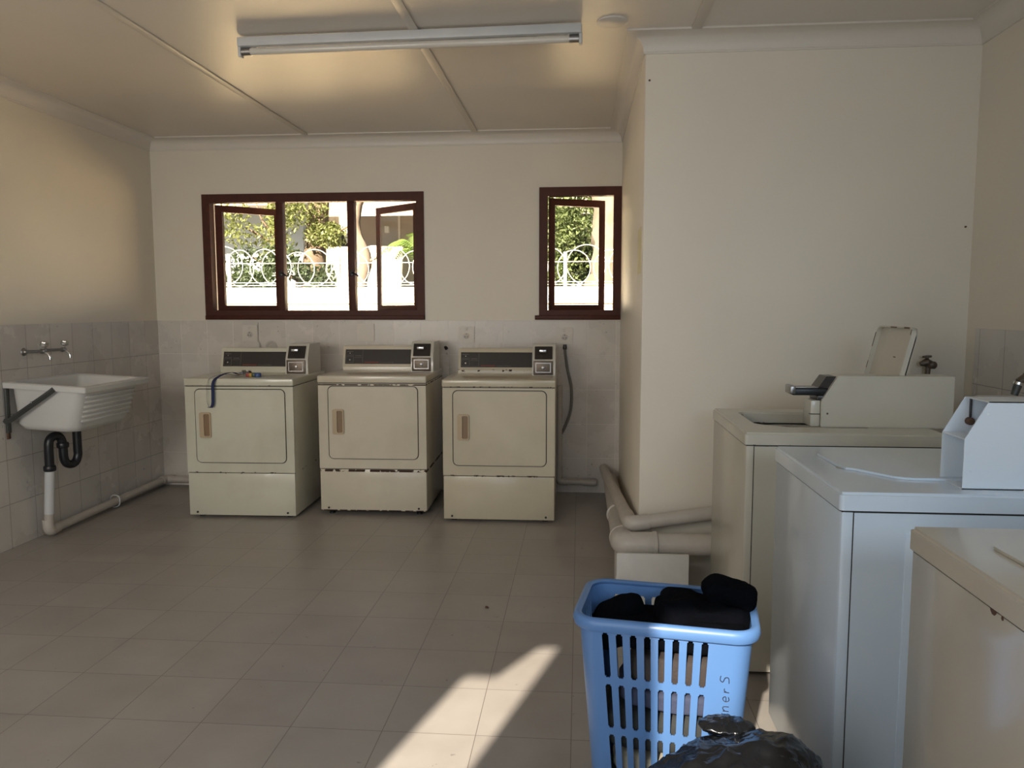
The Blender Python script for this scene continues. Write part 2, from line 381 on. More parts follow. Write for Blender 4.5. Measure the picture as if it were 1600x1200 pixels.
# ------------------------------------------------------------------ windows
def window(idx, W, mullions, casements, label):
    x0, x1, z0, z1 = W; fo = 0.048
    root = thing('window_%d' % idx, label, 'window', ((x0+x1)/2, YB, z0)); root['kind'] = 'structure'
    bm = NB(); ya, yb = YB-0.012, YB+0.06
    fx0, fx1, fz0, fz1 = x0-0.012, x1+0.008, z0-0.018, z1+0.005
    panel(bm, rect(fx0, fx1, fz0, fz1), [rect(x0+fo, x1-fo, z0+fo, z1-fo*1.2)], 0.07, lambda u, v, t: (u, ya+t, v))
    obj('window_frame', bm, M_WOOD, root, world=True)
    for mx in mullions:
        bm = NB(); box(bm, mx-0.026, mx+0.026, ya+0.004, yb, z0+fo, z1-fo*1.2, 0.003)
        obj('mullion', bm, M_WOOD, root, world=True)
    bm = NB(); box(bm, fx0-0.03 if idx == 2 else fx0, fx1, YB-0.022, YB+0.0, fz0-0.004, fz0+0.028, 0.004)
    obj('window_sill', bm, M_WOOD, root, world=True)
    bm = NB(); loft(bm, [[(x, YB+0.055, z0-0.01), (x, YB+0.055, z0+fo-0.014), (x, YB+0.42, z0+fo-0.018), (x, YB+0.42, z0-0.03)] for x in (x0, x1)])
    obj('outer_sill', bm, M_WOOD, root, world=True)
    for (hx, wd, side, ang, zt) in casements:    # hinge x, width, +1 leaf runs to the right of the hinge
        a = math.radians(ang); c, s = math.cos(a), math.sin(a)
        za, zb = z0+fo-0.012, zt
        def pl(u, v, t, hx=hx, c=c, s=s, side=side): return (hx+side*(u*c)-side*t*s*0.0, YB+0.062+u*s+t, v)
        st = 0.050
        bm = NB(); panel(bm, rect(0, wd, za, zb), [rect(st, wd-st, za+st, zb-st)], 0.036, pl)
        cs = obj('casement', bm, M_WOOD, root, world=True)
        bm = NB(); panel(bm, rect(st-0.004, wd-st+0.004, za+st-0.004, zb-st+0.004), [], 0.004, lambda u, v, t: pl(u, v, t+0.015))
        g = obj('pane', bm, M_GLASS, root, world=True); g.parent = cs
    if mullions:
        bm = NB(); panel(bm, rect(mullions[0]+0.01, mullions[1]-0.01, z0+fo-0.004, z1-fo*1.2+0.004), [], 0.004, lambda u, v, t: (u, YB+0.03+t, v))
        obj('pane', bm, M_GLASS, root, world=True)
        for mx, sd in ((mullions[0], 1), (mullions[1], 1)):
            bm = NB(); hx_ = mx
            tube(bm, smooth_path([(hx_, YB-0.01, 1.62), (hx_+0.02, YB-0.03, 1.622), (hx_+0.06, YB-0.035, 1.60)], 4), 0.006, 8)
            box(bm, hx_-0.01, hx_+0.014, YB-0.02, YB-0.006, 1.60, 1.64, 0.002)
            obj('window_catch', bm, M_BLACK, root, world=True)
    return root
window(1, W1, (-2.232, -1.690), [(-2.758, 0.50, 1, 40, 2.142), (-1.204, 0.50, -1, 38, 2.142)], 'wide three-part brown wooden window with both outer leaves pushed open')
window(2, W2, (), [(-0.232, 0.455, 1, 24, 2.160)], 'narrow brown wooden window beside the projecting wall')

# ------------------------------------------------------------------ ceiling light
def lamp():
    r = thing('fluorescent_light', 'long white fluorescent batten with bare tube under the ceiling, switched off', 'ceiling light', (-0.795, 3.625, ZC-0.064), math.radians(-1.6))
    L = 0.795
    bm = NB(); box(bm, -L, L, -0.030, 0.030, 0.014, 0.055, 0.005); obj('batten', bm, M_LAMP, r)
    for s in (-1, 1):
        bm = NB(); box(bm, s*L-0.012 if s > 0 else -L-0.002, s*L+0.002 if s > 0 else -L+0.012, -0.018, 0.018, -0.030, 0.022, 0.004); obj('tube_holder', bm, M_LAMP, r)
    bm = NB(); tube(bm, [(-L+0.03, 0, -0.004), (L-0.03, 0, -0.004)], 0.0165, 20)
    t = obj('tube', bm, M_TUBE, r)
    for s in (-1, 1):
        bm = NB(); tube(bm, [(s*(L-0.012), 0, -0.004), (s*(L-0.055), 0, -0.004)], 0.0178, 20); obj('tube_cap', bm, M_DULLCHROME, r)
lamp()
bm = NB(); lathe(bm, [(0.055, -0.004), (0.07, 0.002), (0.07, 0.012)], (0.135, 3.60, ZC-0.008), (0, 0, 1), 28)
obj('ceiling_plate', bm, M_COVE, world=True, label='small round blank cover plate on the ceiling by the light', cat='cover plate')

# ------------------------------------------------------------------ dryers
def lettering(txt, size, place, m, root, parent, name='lettering'):
    cu = bpy.data.curves.new('t', 'FONT'); cu.body = txt; cu.size = size; cu.resolution_u = 2
    to = bpy.data.objects.new('t', cu); COL.objects.link(to); bpy.context.view_layer.update()
    me = bpy.data.meshes.new_from_object(to); bm = NB(); bm.from_mesh(me)
    bpy.data.objects.remove(to); bpy.data.curves.remove(cu); bpy.data.meshes.remove(me)
    for v in bm.verts: v.co = Vector(place(v.co.x, v.co.y))
    o = obj(name, bm, m, root, flip=False); o.parent = parent; return o
def dryer(loc, rot, M, label, dz=0.0, side=None, coin_dark=True):
    w_, d, h = 0.71, 0.70, 0.915
    r = thing('tumble_dryer', label, 'dryer', (loc[0], loc[1], 0), rot, None)
    X0, X1 = -w_/2, w_/2; z0 = 0.018+dz; top = h+dz
    seam = 0.300+dz
    bm = NB(); box(bm, X0, X1, 0.013, d, z0, top-0.05, 0.006); obj('cabinet', bm, side or M, r)
    bm = NB(); box(bm, X0+0.003, X1-0.003, 0.0105, 0.0135, z0+0.01, top-0.049, 0); obj('door_gasket', bm, M_FASCIA, r)  # dark sheet standing in for the shade inside the door and panel gaps
    bm = NB(); box(bm, X0+0.004, X1-0.004, 0.004, d-0.004, top-0.053, top-0.046, 0); obj('lid_gasket', bm, M_FASCIA, r)  # dark strip standing in for the shade under the lid edge
    bm = NB(); door = (X0+0.062, X1-0.050, seam+0.063, top-0.066)
    panel(bm, rect(X0, X1, seam+0.002, top-0.053), [rrect(*door, 0.035)], 0.010, lambda u, v, t: (u, t, v)); obj('front_panel', bm, M, r)
    bm = NB(); panel(bm, rrect(door[0]+0.006, door[1]-0.006, door[2]+0.006, door[3]-0.006, 0.030, 6), [], 0.013, lambda u, v, t: (u, -0.004+t, v))
    bmesh.ops.bevel(bm, geom=[e for e in bm.edges if all(abs(v.co.y+0.004) < 1e-5 for v in e.verts) and len(e.link_faces) == 2 and e.calc_face_angle(0) > 1], offset=0.003, segments=2, affect='EDGES')
    dr = obj('door', bm, M, r)
    hx0, hx1, hz0, hz1 = X0+0.095, X0+0.170, 0.53+dz, 0.695+dz
    bm = NB(); panel(bm, rrect(hx0, hx1, hz0, hz1, 0.012), [rrect(hx0+0.030, hx1-0.008, hz0+0.012, hz1-0.010, 0.008)], 0.012, lambda u, v, t: (u, -0.016+t, v))
    hd = obj('door_handle', bm, M_HANDLE, r); hd.parent = dr
    bm = NB(); panel(bm, rrect(hx0+0.031, hx1-0.009, hz0+0.013, hz1-0.011, 0.007), [], 0.003, lambda u, v, t: (u, -0.0075+t+(u-hx0-0.03)*0.12*0, v))
    hh = obj('handle_recess', bm, M_HANDLE_IN, r); hh.parent = dr
    bm = NB(); box(bm, X0+0.002, X1-0.002, 0.001, 0.0125, z0, seam-0.003, 0.003); lp = obj('lower_panel', bm, M, r)
    for sx in (X0+0.055, X1-0.055):
        bm = NB(); lathe(bm, [(0.007, -0.002), (0.007, 0.003)], (sx, 0.0, z0+0.02), (0, -1, 0), 10); q = obj('screw', bm, M_BLACK, r); q.parent = lp
    bm = NB(); box(bm, X0-0.004, X1+0.004, -0.006, d, top-0.048, top, 0.008, 3); obj('top_lid', bm, M, r)
    for sx in (X0+0.06, X1-0.06):
        for sy in (0.06, d-0.06):
            bm = NB(); lathe(bm, [(0.02, 0.0), (0.02, 0.01), (0.008, 0.012), (0.008, z0+0.004)], (sx, sy, 0), (0, 0, 1), 12); obj('foot', bm, M_BLACK, r)
    # control console: leaning fascia
    cx0, cx1 = X0+0.035, X1-0.158; yb, yt, zc0, zc1 = 0.475, 0.515, top, top+0.170
    bm = NB()
    loft(bm, [[(x, yb, zc0), (x, yb, zc0+0.022), (x, yt, zc1-0.006), (x, yt+0.006, zc1), (x, 0.60, zc1), (x, 0.60, zc0)] for x in (cx0, cx1)])
    cn = obj('console', bm, M, r)
    def sl(u, v, t):  # v 0..1 up the slope
        y = yb+(yt-yb)*v; z = zc0+0.022+(zc1-0.006-zc0-0.022)*v
        return (u, y-t, z)
    bm = NB(); panel(bm, rect(cx0, cx1, 0.0, 1.0), [rect(cx0+0.016, cx1-0.006, 0.14, 0.86)], 0.006, sl); q = obj('console_frame', bm, M, r); q.parent = cn
    bm = NB(); panel(bm, rect(cx0+0.016, cx1-0.006, 0.14, 0.86), [], 0.002, sl); q = obj('fascia', bm, M_FASCIA, r); q.parent = cn
    bm = NB()
    a = cx0+0.020
    for u0, u1, v0, v1 in ((a, a+0.055, 0.56, 0.575), (a, a+0.055, 0.50, 0.515), (a, a+0.055, 0.19, 0.205), (a, a+0.002, 0.19, 0.515), (a+0.053, a+0.055, 0.19, 0.515),
                           (a+0.062, a+0.115, 0.46, 0.475), (a+0.119, a+0.121, 0.17, 0.82), (a+0.062, a+0.115, 0.17, 0.18), (a+0.066, a+0.11, 0.53, 0.555), (a+0.004, a+0.05, 0.74, 0.765)):
        panel(bm, rect(u0, u1, v0, v1), [], 0.0008, lambda u, v, t: sl(u, v, t+0.002))
    q = obj('control_print', bm, M_FASCIA_LINE, r); q.parent = cn
    lettering('Commercial Dryer', 0.013, lambda u, v: sl(a+0.245+u, 0.19+v/0.155, 0.0024), M_FASCIA_LINE, r, cn)
    bm = NB(); panel(bm, rect(a+0.135, a+0.235, 0.195, 0.245), [], 0.0008, lambda u, v, t: sl(u, v, t+0.002)); q = obj('print_stripe', bm, M_RED, r); q.parent = cn
    for u, v, rr_ in ((a+0.030, 0.33, 0.006), (a+0.030, 0.66, 0.004)):
        bm = NB(); p = Vector(sl(u, v, 0.002)); lathe(bm, [(rr_, 0), (rr_, 0.008), (rr_*0.6, 0.01)], p, (0, -1, 0.25), 12); q = obj('start_button', bm, M_CHROME, r); q.parent = cn
    # coin meter
    bx0, bx1 = X1-0.158, X1-0.004; by0, by1 = 0.33, 0.62
    bz = top+0.205
    bm = NB(); loft(bm, [[(x, by0, top), (x, by0, top+0.105), (x, by0+0.045, bz-0.008), (x, by0+0.055, bz), (x, by1, bz), (x, by1, top)] for x in (bx0, bx1)])
    cb = obj('coin_meter', bm, M if not coin_dark else M_WASH_OLD, r)
    def cf(u, v, t):  # upper slope of the meter
        y = by0+0.045*v; z = top+0.105+(bz-0.008-top-0.105)*v; return (u, y-t, z+t*0.4)
    bm = NB(); panel(bm, rrect(bx0+0.016, bx1-0.020, 0.02, 0.92, 0.01), [], 0.006, cf); q = obj('coin_slide_plate', bm, M_FASCIA, r); q.parent = cb
    bm = NB(); c = Vector(cf((bx0+bx1)/2-0.004, 0.62, 0.004)); box(bm, c.x-0.026, c.x+0.022, c.y-0.05, c.y+0.01, c.z-0.008, c.z+0.010, 0.004); q = obj('coin_slide', bm, M_CHROME, r); q.parent = cb
    bm = NB(); box(bm, bx0+0.008, bx1-0.016, by0-0.010, by0+0.002, top+0.004, top+0.098, 0.004)
    q = obj('coin_box_door', bm, M_BRONZE, r); q.parent = cb
    bm = NB(); panel(bm, rect(bx0+0.022, bx1-0.030, top+0.020, top+0.085), [rect(bx0+0.027, bx1-0.035, top+0.025, top+0.080)], 0.004, lambda u, v, t: (u, by0-0.013+t, v)); q = obj('door_rim', bm, M_DULLCHROME, r); q.parent = cb
    bm = NB(); lathe(bm, [(0.011, 0), (0.011, 0.006), (0.005, 0.008)], ((bx0+bx1)/2-0.004, by0-0.010, top+0.052), (0, -1, 0), 14); q = obj('lock', bm, M_DULLCHROME, r); q.parent = cb
    return r
D1 = dryer((-2.181, 4.812), math.radians(1.8), M_DRY[0], 'cream dryer nearest the corner sink, with keys and a blue lanyard on top')
D2 = dryer((-1.345, 4.945), math.radians(1.5), M_DRY[1], 'middle cream dryer of the three, rusty chips along its lower seam', 0.012)
D3 = dryer((-0.506, 4.845), math.radians(0.8), M_DRY[2], 'yellowed cream dryer standing under the gap between windows, right end of the row')

# ------------------------------------------------------------------ keys and lanyard on the first dryer
def lanyard():
    T = 0.917
    r = thing('lanyard_with_keys', 'blue lanyard with a bunch of keys hanging over the front edge of a dryer', 'keys', (-2.22, 4.92, T))
    def ribbon(pts, wid, wdir):
        bm = NB(); P = smooth_path(pts, 5); L = []
        for p in P:
            wv = Vector(wdir)*wid/2
            L.append([p-wv+Vector((0, 0, 0.0008)), p+wv+Vector((0, 0, 0.0008)), p+wv-Vector((0, 0.0008, 0.0008)), p-wv-Vector((0, 0.0008, 0.0008))])
        loft(bm, L); return bm
    fx = -2.345; yf = 4.79
    bm = ribbon([(-2.235, 4.955, T+0.008), (-2.26, 4.90, T+0.030), (-2.305, 4.84, T+0.016), (fx+0.012, yf-0.004, T-0.02), (fx+0.006, yf-0.006, T-0.10), (fx+0.004, yf-0.007, T-0.16), (fx-0.008, yf-0.007, T-0.187), (fx-0.022, yf-0.009, T-0.184)], 0.022, (1, -0.15, 0))
    obj('strap', bm, M_STRAP, r, world=True)
    bm = ribbon([(fx-0.022, yf-0.007, T-0.180), (fx-0.034, yf-0.007, T-0.150), (fx-0.036, yf-0.006, T-0.08), (fx-0.028, yf-0.004, T-0.02), (fx-0.01, 4.82, T+0.006), (-2.30, 4.86, T+0.02), (-2.24, 4.94, T+0.006)], 0.010, (0.35, -0.9, 0))
    obj('strap', bm, M_STRAP, r, world=True)
    bm = NB(); tube(bm, [(-2.215+0.022*math.cos(2*PI*k/18), 4.94+0.02*math.sin(2*PI*k/18), T+0.006+0.012*math.sin(2*PI*k/18)+0.012) for k in range(18)], 0.0018, 6, closed=True)
    obj('key_ring', bm, M_CHROME, r, world=True)
    for i in range(7):
        a = 0.5*i; bm = NB(); x, y = -2.225+0.014*i, 4.93+0.008*(i % 3)
        M = Matrix.Translation((x, y, T+0.014+0.007*(i % 3))) @ Matrix.Rotation(a, 4, 'Z') @ Matrix.Rotation(0.7*(i % 3-0.6), 4, 'X')
        box(bm, -0.014, 0.014, -0.014, 0.014, -0.0015, 0.0015, 0.0, M=M)
        box(bm, 0.010, 0.040, -0.004, 0.004, -0.001, 0.0012, 0.0, M=M); obj('key', bm, M_DULLCHROME, r, world=True)
    for i, (dx, c) in enumerate(((0.050, (0.35, 0.05, 0.04)), (0.072, (0.55, 0.33, 0.05)), (0.086, (0.05, 0.08, 0.04)), (0.118, (0.05, 0.09, 0.25)))):
        bm = NB(); x = -2.215+dx
        if i == 3: lathe(bm, [(0.018, 0), (0.021, 0.004), (0.021, 0.022), (0.017, 0.026)], (x, 4.925, T-0.001), (0, 0, 1), 16)
        else: box(bm, x-0.012, x+0.014, 4.915, 4.95, T-0.001, T+0.024, 0.005)
        obj('key_tag', bm, mat('tag_colour_%d' % i, c, 0.4), r, world=True, label=('red', 'yellow', 'green', 'round blue')[i]+' key tag')
lanyard()

# ------------------------------------------------------------------ washers (fronts face the left)
def washer(loc, M, label, width, lid='closed', box_kind='full', coin_M=None):
    d, h = 0.70, 0.915
    r = thing('washing_machine', label, 'washing machine', (loc[0]+d/2, loc[1]+width/2, 0)); 
    a0, a1 = -d/2, d/2; b0, b1 = -width/2, width/2
    bm = NB()
    panel(bm, rect(a0+0.032, a1, b0+0.001, b1-0.001), [rect(a0+0.05, a1-0.02, b0+0.02, b1-0.02)] if lid == 'open' else [], h-0.051-0.018, lambda u, v, t: (u, v, 0.018+t)); obj('cabinet', bm, M, r)
    bm = NB(); panel(bm, rect(a0+0.003, a1-0.003, b0+0.003, b1-0.003), [rect(a0+0.06, a1-0.03, b0+0.03, b1-0.03)] if lid == 'open' else [], 0.006, lambda u, v, t: (u, v, h-0.0505+t)); obj('lid_gasket', bm, M_FASCIA, r)  # dark strip standing in for the shade between deck and cabinet
    bm = NB(); box(bm, a0+0.0288, a0+0.0326, b0+0.002, b0+0.012, 0.02, h-0.053); obj('corner_seam', bm, M_FASCIA, r)  # dark strip standing in for the shade in the corner gap
    bm = NB()   # wrap-round front panel with soft corners
    Lp = [(a0+0.0285, b0), (a0+0.012, b0), (a0+0.004, b0+0.004), (a0, b0+0.012), (a0, b1-0.012), (a0+0.004, b1-0.004), (a0+0.012, b1), (a0+0.0285, b1)]
    loft(bm, [[(x, y, z) for x, y in Lp] for z in (0.018, h-0.050)]); obj('front_panel', bm, M, r)
    bm = NB(); box(bm, a0+0.155, a1-0.08, b0-0.0012, b0+0.002, 0.05, h-0.10, 0.001); obj('side_panel', bm, M, r)
    for sx in (a0+0.06, a1-0.06):
        for sy in (b0+0.06, b1-0.06):
            bm = NB(); lathe(bm, [(0.02, 0.0), (0.02, 0.01), (0.008, 0.012), (0.008, 0.022)], (sx, sy, 0), (0, 0, 1), 12); obj('foot', bm, M_BLACK, r)
    # top deck
    ox0, ox1, oy0, oy1 = a0+0.085, a0+0.47, b0+0.145, b1-0.12
    hole = [(ox0, oy1-0.02), (ox0, oy0+0.09), (ox0+0.02, oy0+0.06), (ox0+0.10, oy0), (ox1, oy0), (ox1, oy1), (ox0+0.02, oy1)]
    bm = NB()
    def dk(u, v, t): return (u, v, h-0.045+t)
    outer = rrect(a0-0.004, a1, b0-0.004, b1+0.004, 0.012)
    if lid == 'open': panel(bm, outer, [hole], 0.045, dk)
    else: panel(bm, outer, [], 0.045, dk)
    bmesh.ops.recalc_face_normals(bm, faces=bm.faces[:])
    ed = [e for e in bm.edges if all(abs(v.co.z-h) < 1e-5 for v in e.verts) and len(e.link_faces) == 2 and e.calc_face_angle(0) > 1]
    bmesh.ops.bevel(bm, geom=ed, offset=0.007, segments=3, affect='EDGES')
    dkob = obj('top_deck', bm, M, r)
    if lid == 'open':
        cx, cy = (ox0+ox1)/2, (oy0+oy1)/2
        bm = NB()
        n = 28; c1 = [(cx+(ox1-ox0)*0.5*math.cos(2*PI*k/n), cy+(oy1-oy0)*0.5*math.sin(2*PI*k/n)) for k in range(n)]
        panel(bm, rect(ox0-0.03, ox1+0.03, oy0-0.03, oy1+0.03), [[(cx+0.145*math.cos(2*PI*k/n), cy+0.145*math.sin(2*PI*k/n)) for k in range(n)]], 0.003, lambda u, v, t: (u, v, h-0.042+t)) if False else None
        loft(bm, [[(cx+rx*math.cos(2*PI*k/n), cy+rx*math.sin(2*PI*k/n), z) for k in range(n)] for rx, z in ((0.20, h-0.050), (0.175, h-0.055), (0.168, h-0.085), (0.175, h-0.10), (0.21, h-0.11), (0.21, h-0.44))], False, True)
        obj('tub', bm, M_TUBWALL, r)
        bm = NB(); loft(bm, [[(cx+rx*math.cos(2*PI*k/n), cy+rx*math.sin(2*PI*k/n), z) for k in range(n)] for rx, z in ((0.160, h-0.070), (0.150, h-0.060), (0.142, h-0.066), (0.150, h-0.09), (0.150, h-0.40))], False, True)
        obj('drum', bm, M_TUB, r)
        # cut the cabinet open: its top is hidden by the deck, so lower it under the tub
        # lid standing open: hinge at the back of the opening
        hw0, hw1 = -0.138, 0.215; Lz = 0.372; an = math.radians(13); hx = 0.212
        def lp(u, v, t): # u across, v up the lid, t thickness towards the back
            return (hx+v*math.sin(an)+t*math.cos(an), u, h+0.012+v*math.cos(an)-t*math.sin(an))
        bm = NB(); panel(bm, rrect(hw0, hw1, 0, Lz, 0.035), [], 0.004, lambda u, v, t: lp(u, v, t+0.018))
        ld = obj('lid', bm, M, r)
        bm = NB(); panel(bm, rrect(hw0, hw1, 0, Lz, 0.035), [rrect(hw0+0.006, hw1-0.006, 0.006, Lz-0.006, 0.03)], 0.024, lp)
        q = obj('lid_rim', bm, M, r); q.parent = ld
        for (u, v, w_) in ((0.10, 0.25, 0.018), (0.115, 0.25, 0.007), (0.11, 0.175, 0.006), (0.125, 0.175, 0.005), (0.095, 0.155, 0.012), (0.12, 0.155, 0.018), (0.11, 0.135, 0.01)):
            bm = NB(); panel(bm, rect(hw0+u+0.03, hw0+u+0.03+w_, v, v+0.004), [], 0.0006, lambda a_, b_, t: lp(a_, b_, t+0.0172))
            q = obj('scratch_mark', bm, M_RUST, r); q.parent = ld
        for (u, v, w_, h_) in ((0.004, Lz-0.03, 0.004, 0.02), (0.03, Lz-0.007, 0.05, 0.005), (0.15, Lz-0.007, 0.06, 0.004), (hw1-hw0-0.007, Lz-0.09, 0.005, 0.06), (hw1-hw0-0.006, 0.19, 0.004, 0.03), (0.0, 0.12, 0.005, 0.05)):
            bm = NB(); panel(bm, rect(hw0+u, hw0+u+w_, v, v+h_), [], 0.001, lambda a_, b_, t: lp(a_, b_, t-0.0015))
            q = obj('rust_chip', bm, M_RUST, r); q.parent = ld
    else:
        op = [(p[0], p[1]) for p in hole]
        bm = NB(); cx = sum(p[0] for p in op)/len(op); cy = sum(p[1] for p in op)/len(op)
        op = [(ox0, oy1-0.03), (ox0+0.004, oy0+0.17), (ox0+0.014, oy0+0.13), (ox0+0.035, oy0+0.115), (ox0+0.10, oy0+0.025), (ox0+0.125, oy0+0.008), (ox0+0.15, oy0+0.004), (ox1, oy0), (ox1, oy1), (ox0+0.03, oy1)]
        panel(bm, op, [], 0.006, lambda u, v, t: (u, v, h+0.0005+t))
        ed = [e for e in bm.edges if all(v.co.z > h+0.005 for v in e.verts) and e.calc_face_angle(0) > 1]
        bmesh.ops.bevel(bm, geom=ed, offset=0.004, segments=2, affect='EDGES')
        obj('lid', bm, M, r)
        bm = NB(); lathe(bm, [(0.016, 0), (0.016, 0.0012)], (ox0+0.012, oy0+0.155, h+0.0005), (0, 0, 1), 14); obj('finger_notch', bm, M_TUBWALL, r)
    # coin box along the near edge
    cM = coin_M or M; cx0 = a0+0.305; cy0, cy1 = b0+(0.145 if box_kind == 'full' else 0.055), b0+(0.265 if box_kind == 'full' else 0.175)
    H = 0.193 if box_kind == 'full' else 0.218
    Hc = 0.100 if box_kind == 'full' else 0.125
    ch = 0.058 if box_kind == 'full' else 0.052
    xe = a1+0.08
    if box_kind == 'full':
        bm = NB(); loft(bm, [[(cx0, y, h), (cx0, y, h+Hc), (cx0+ch, y, h+H), (xe, y, h+H), (xe, y, h)] for y in (cy0, cy1)])
        bmesh.ops.recalc_face_normals(bm, faces=bm.faces[:]); bmesh.ops.bevel(bm, geom=bm.edges[:], offset=0.003, segments=2, affect='EDGES')
        cb = obj('coin_meter', bm, cM, r)
        bm = NB(); box(bm, cx0-0.036, cx0-0.001, cy0+0.012, cy1-0.006, h+0.001, h+0.100, 0.004); q = obj('coin_box_door', bm, cM, r); q.parent = cb
        bm = NB(); box(bm, cx0-0.0375, cx0-0.001, cy0+0.0105, cy0+0.03, h+0.047, h+0.050); q = obj('door_seam', bm, M_FASCIA, r); q.parent = cb
        bm = NB(); box(bm, cx0-0.105, cx0+0.04, cy0+0.015, cy1-0.03, h+0.118, h+0.145, 0.006); q = obj('coin_slide', bm, M_BLACK, r); q.parent = cb
        bm = NB(); box(bm, cx0-0.112, cx0-0.092, cy0+0.012, cy1-0.028, h+0.122, h+0.155, 0.005); box(bm, cx0-0.10, cx0+0.02, cy0+0.02, cy1-0.035, h+0.1455, h+0.149, 0.001); q = obj('slide_grip', bm, M_DULLCHROME, r); q.parent = cb
        bm = NB(); box(bm, cx0-0.012, cx0+0.05, cy0+0.014, cy1-0.004, h+0.100, h+0.118, 0.003)
        loft(bm, [[(cx0-0.01, y, h+0.145), (cx0+0.02, y, h+0.19), (cx0+0.055, y, h+0.19), (cx0+0.03, y, h+0.145)] for y in (cy0+0.02, cy1-0.01)]); q = obj('slide_housing', bm, M_FASCIA, r); q.parent = cb
        bm = NB(); panel(bm, rrect(xe-0.085, xe-0.032, h+0.155, h+0.167, 0.005), [], 0.0015, lambda u, v, t: (u, cy0-0.0015+t, v)); q = obj('stamped_badge', bm, cM, r); q.parent = cb
        bm = NB(); lathe(bm, [(0.004, 0), (0.004, 0.0015)], (cx0+0.022, cy0, h+0.052), (0, -1, 0), 8); q = obj('screw', bm, M_BRONZE, r); q.parent = cb
    else:
        t = 0.0025
        prof = [(cx0, h), (cx0, h+Hc), (cx0+ch, h+H), (xe, h+H), (xe, h)]
        bm = NB()
        panel(bm, prof, [], t, lambda u, v, k: (u, cy0+k, v)); panel(bm, prof, [], t, lambda u, v, k: (u-(0.0), cy1-k, v))
        box(bm, cx0+ch, xe, cy0, cy1, h+H-t, h+H); box(bm, xe-t, xe, cy0, cy1, h, h+H); box(bm, cx0, xe, cy0, cy1, h, h+t)
        box(bm, cx0, cx0+0.05, cy0+t, cy1-t, h+Hc-0.0015, h+Hc+0.0015)
        box(bm, cx0+0.16, cx0+0.163, cy0, cy1, h, h+H)
        cb = obj('coin_meter_housing', bm, cM, r, ang=0.3)
        bm = NB(); lathe(bm, [(0.010, 0), (0.010, 0.014), (0.006, 0.018)], (cx0+0.062, cy1-0.004, h+0.155), (0, -1, 0), 10)
        q = obj('lock_stud', bm, M_RUST, r); q.parent = cb
        bm = NB(); box(bm, cx0+0.062, cx0+0.065, cy1-0.012, cy1-0.004, h+0.165, h+0.214); q = obj('slot_edge', bm, M_FASCIA, r); q.parent = cb
        for px_, pz_ in ((0.02, 0.047), (0.055, 0.188)):
            bm = NB(); lathe(bm, [(0.005, 0), (0.004, 0.001)], (cx0+px_, cy0, h+pz_), (0, -1, 0), 10); q = obj('rivet', bm, cM, r); q.parent = cb
    return r
WA = washer((0.600, 2.845), M_WASH_OLD, 'old cream washing machine by the projecting wall, its lid standing open', 0.68, 'open', 'full')
WB = washer((0.638, 1.925), M_WASH_WHITE, 'white washing machine with an empty open-fronted coin housing on top', 0.64, 'closed', 'empty', enamel('housing_enamel', (0.80, 0.87, 0.94), (0.76, 0.83, 0.9), rough=0.3))
WC = washer((0.682, 0.955), M_WASH_BEIGE, 'nearest beige washing machine, cut off by the lower right edge of the picture', 0.675, 'closed', 'full')
bm = NB(); random.seed(5)
for q, (dy, dz_, s) in enumerate(((0.31, 0.868, 0.011), (0.282, 0.863, 0.004), (0.338, 0.872, 0.004))):
    lathe(bm, [(s, 0), (s*0.7, 0.0007)], (-0.3505, dy-0.3375+0.04, dz_), (-1, 0, 0), 9)
obj('rust_hole', bm, M_RUST, WC)
bm = NB(); lathe(bm, [(0.010, 0), (0.010, 0.0012)], (-0.165, 0.16, 0.9155), (0, 0, 1), 12); obj('lid_bumper_hole', bm, M_FASCIA, WC)

# ------------------------------------------------------------------ corner laundry trough
def sink(name, label, x0, x1, y0, y1, zt, mirror=False, depth=0.275, slope=0.055, ribs=True):
    r = thing(name, label, 'sink', ((x0+x1)/2, (y0+y1)/2, zt-depth))
    sgn = -1 if mirror else 1
    def tz(p):
        k = (p[0]-x0) if not mirror else (x1-p[0]); return (p[0], p[1], p[2]-k*slope)
    fr = 0.10
    L = []
    def lp(l, r_, u0, u1, v0, v1, z): # l from wall
        if mirror: a, b = x1-u1, x1-u0
        else: a, b = x0+u0, x0+u1
        L.append([tz(p) for p in rr(a, b, v0, v1, r_, z, 6)])
    W = x1-x0
    lp(0, .05, .07, W-.13, y0+.10, y1-.12, zt-depth)
    lp(0, .07, .04, W-.11, y0+.06, y1-.09, zt-depth+.006)
    lp(0, .06, .025, W-.095, y0+.045, y1-.075, zt-depth+.035)
    lp(0, .05, .02, W-.04, y0+.03, y1-.045, zt-.032)
    lp(0, .012, .0, W-.0, y0, y1, zt-.034)
    lp(0, .012, .0, W+.003, y0-.003, y1+.003, zt-.006)
    lp(0, .012, .004, W-.004, y0+.004, y1-.004, zt)
    lp(0, .02, .05, W-.035, y0+.035, y1-.035, zt-.002)
    lp(0, .03, .055, W-.045, y0+.04, y1-.05, zt-.02)
    lp(0, .05, .06, W-.115, y0+.07, y1-.10, zt-depth+.03)
    bm = NB(); loft(bm, L, True, True)
    body = obj('basin', bm, M_SINK, r, world=True, ang=0.9)
    if ribs:
        for k in range(6):
            t = (k+0.7)/6.6; bm = NB()
            z = zt-.05-t*(depth-.09); ux = W-.042-.050*t
            x = (x0+ux) if not mirror else (x1-ux)
            ya, yb_ = y0+.075+0.01*t, y1-.085-.015*t
            P = [tz((x, y, z)) for y in (ya, ya+.008, yb_-.008, yb_)]
            tube(bm, P, [.003, .0085, .0085, .003], 8); q = obj('washboard_rib', bm, M_SINK, r, world=True); q.parent = body
    return r
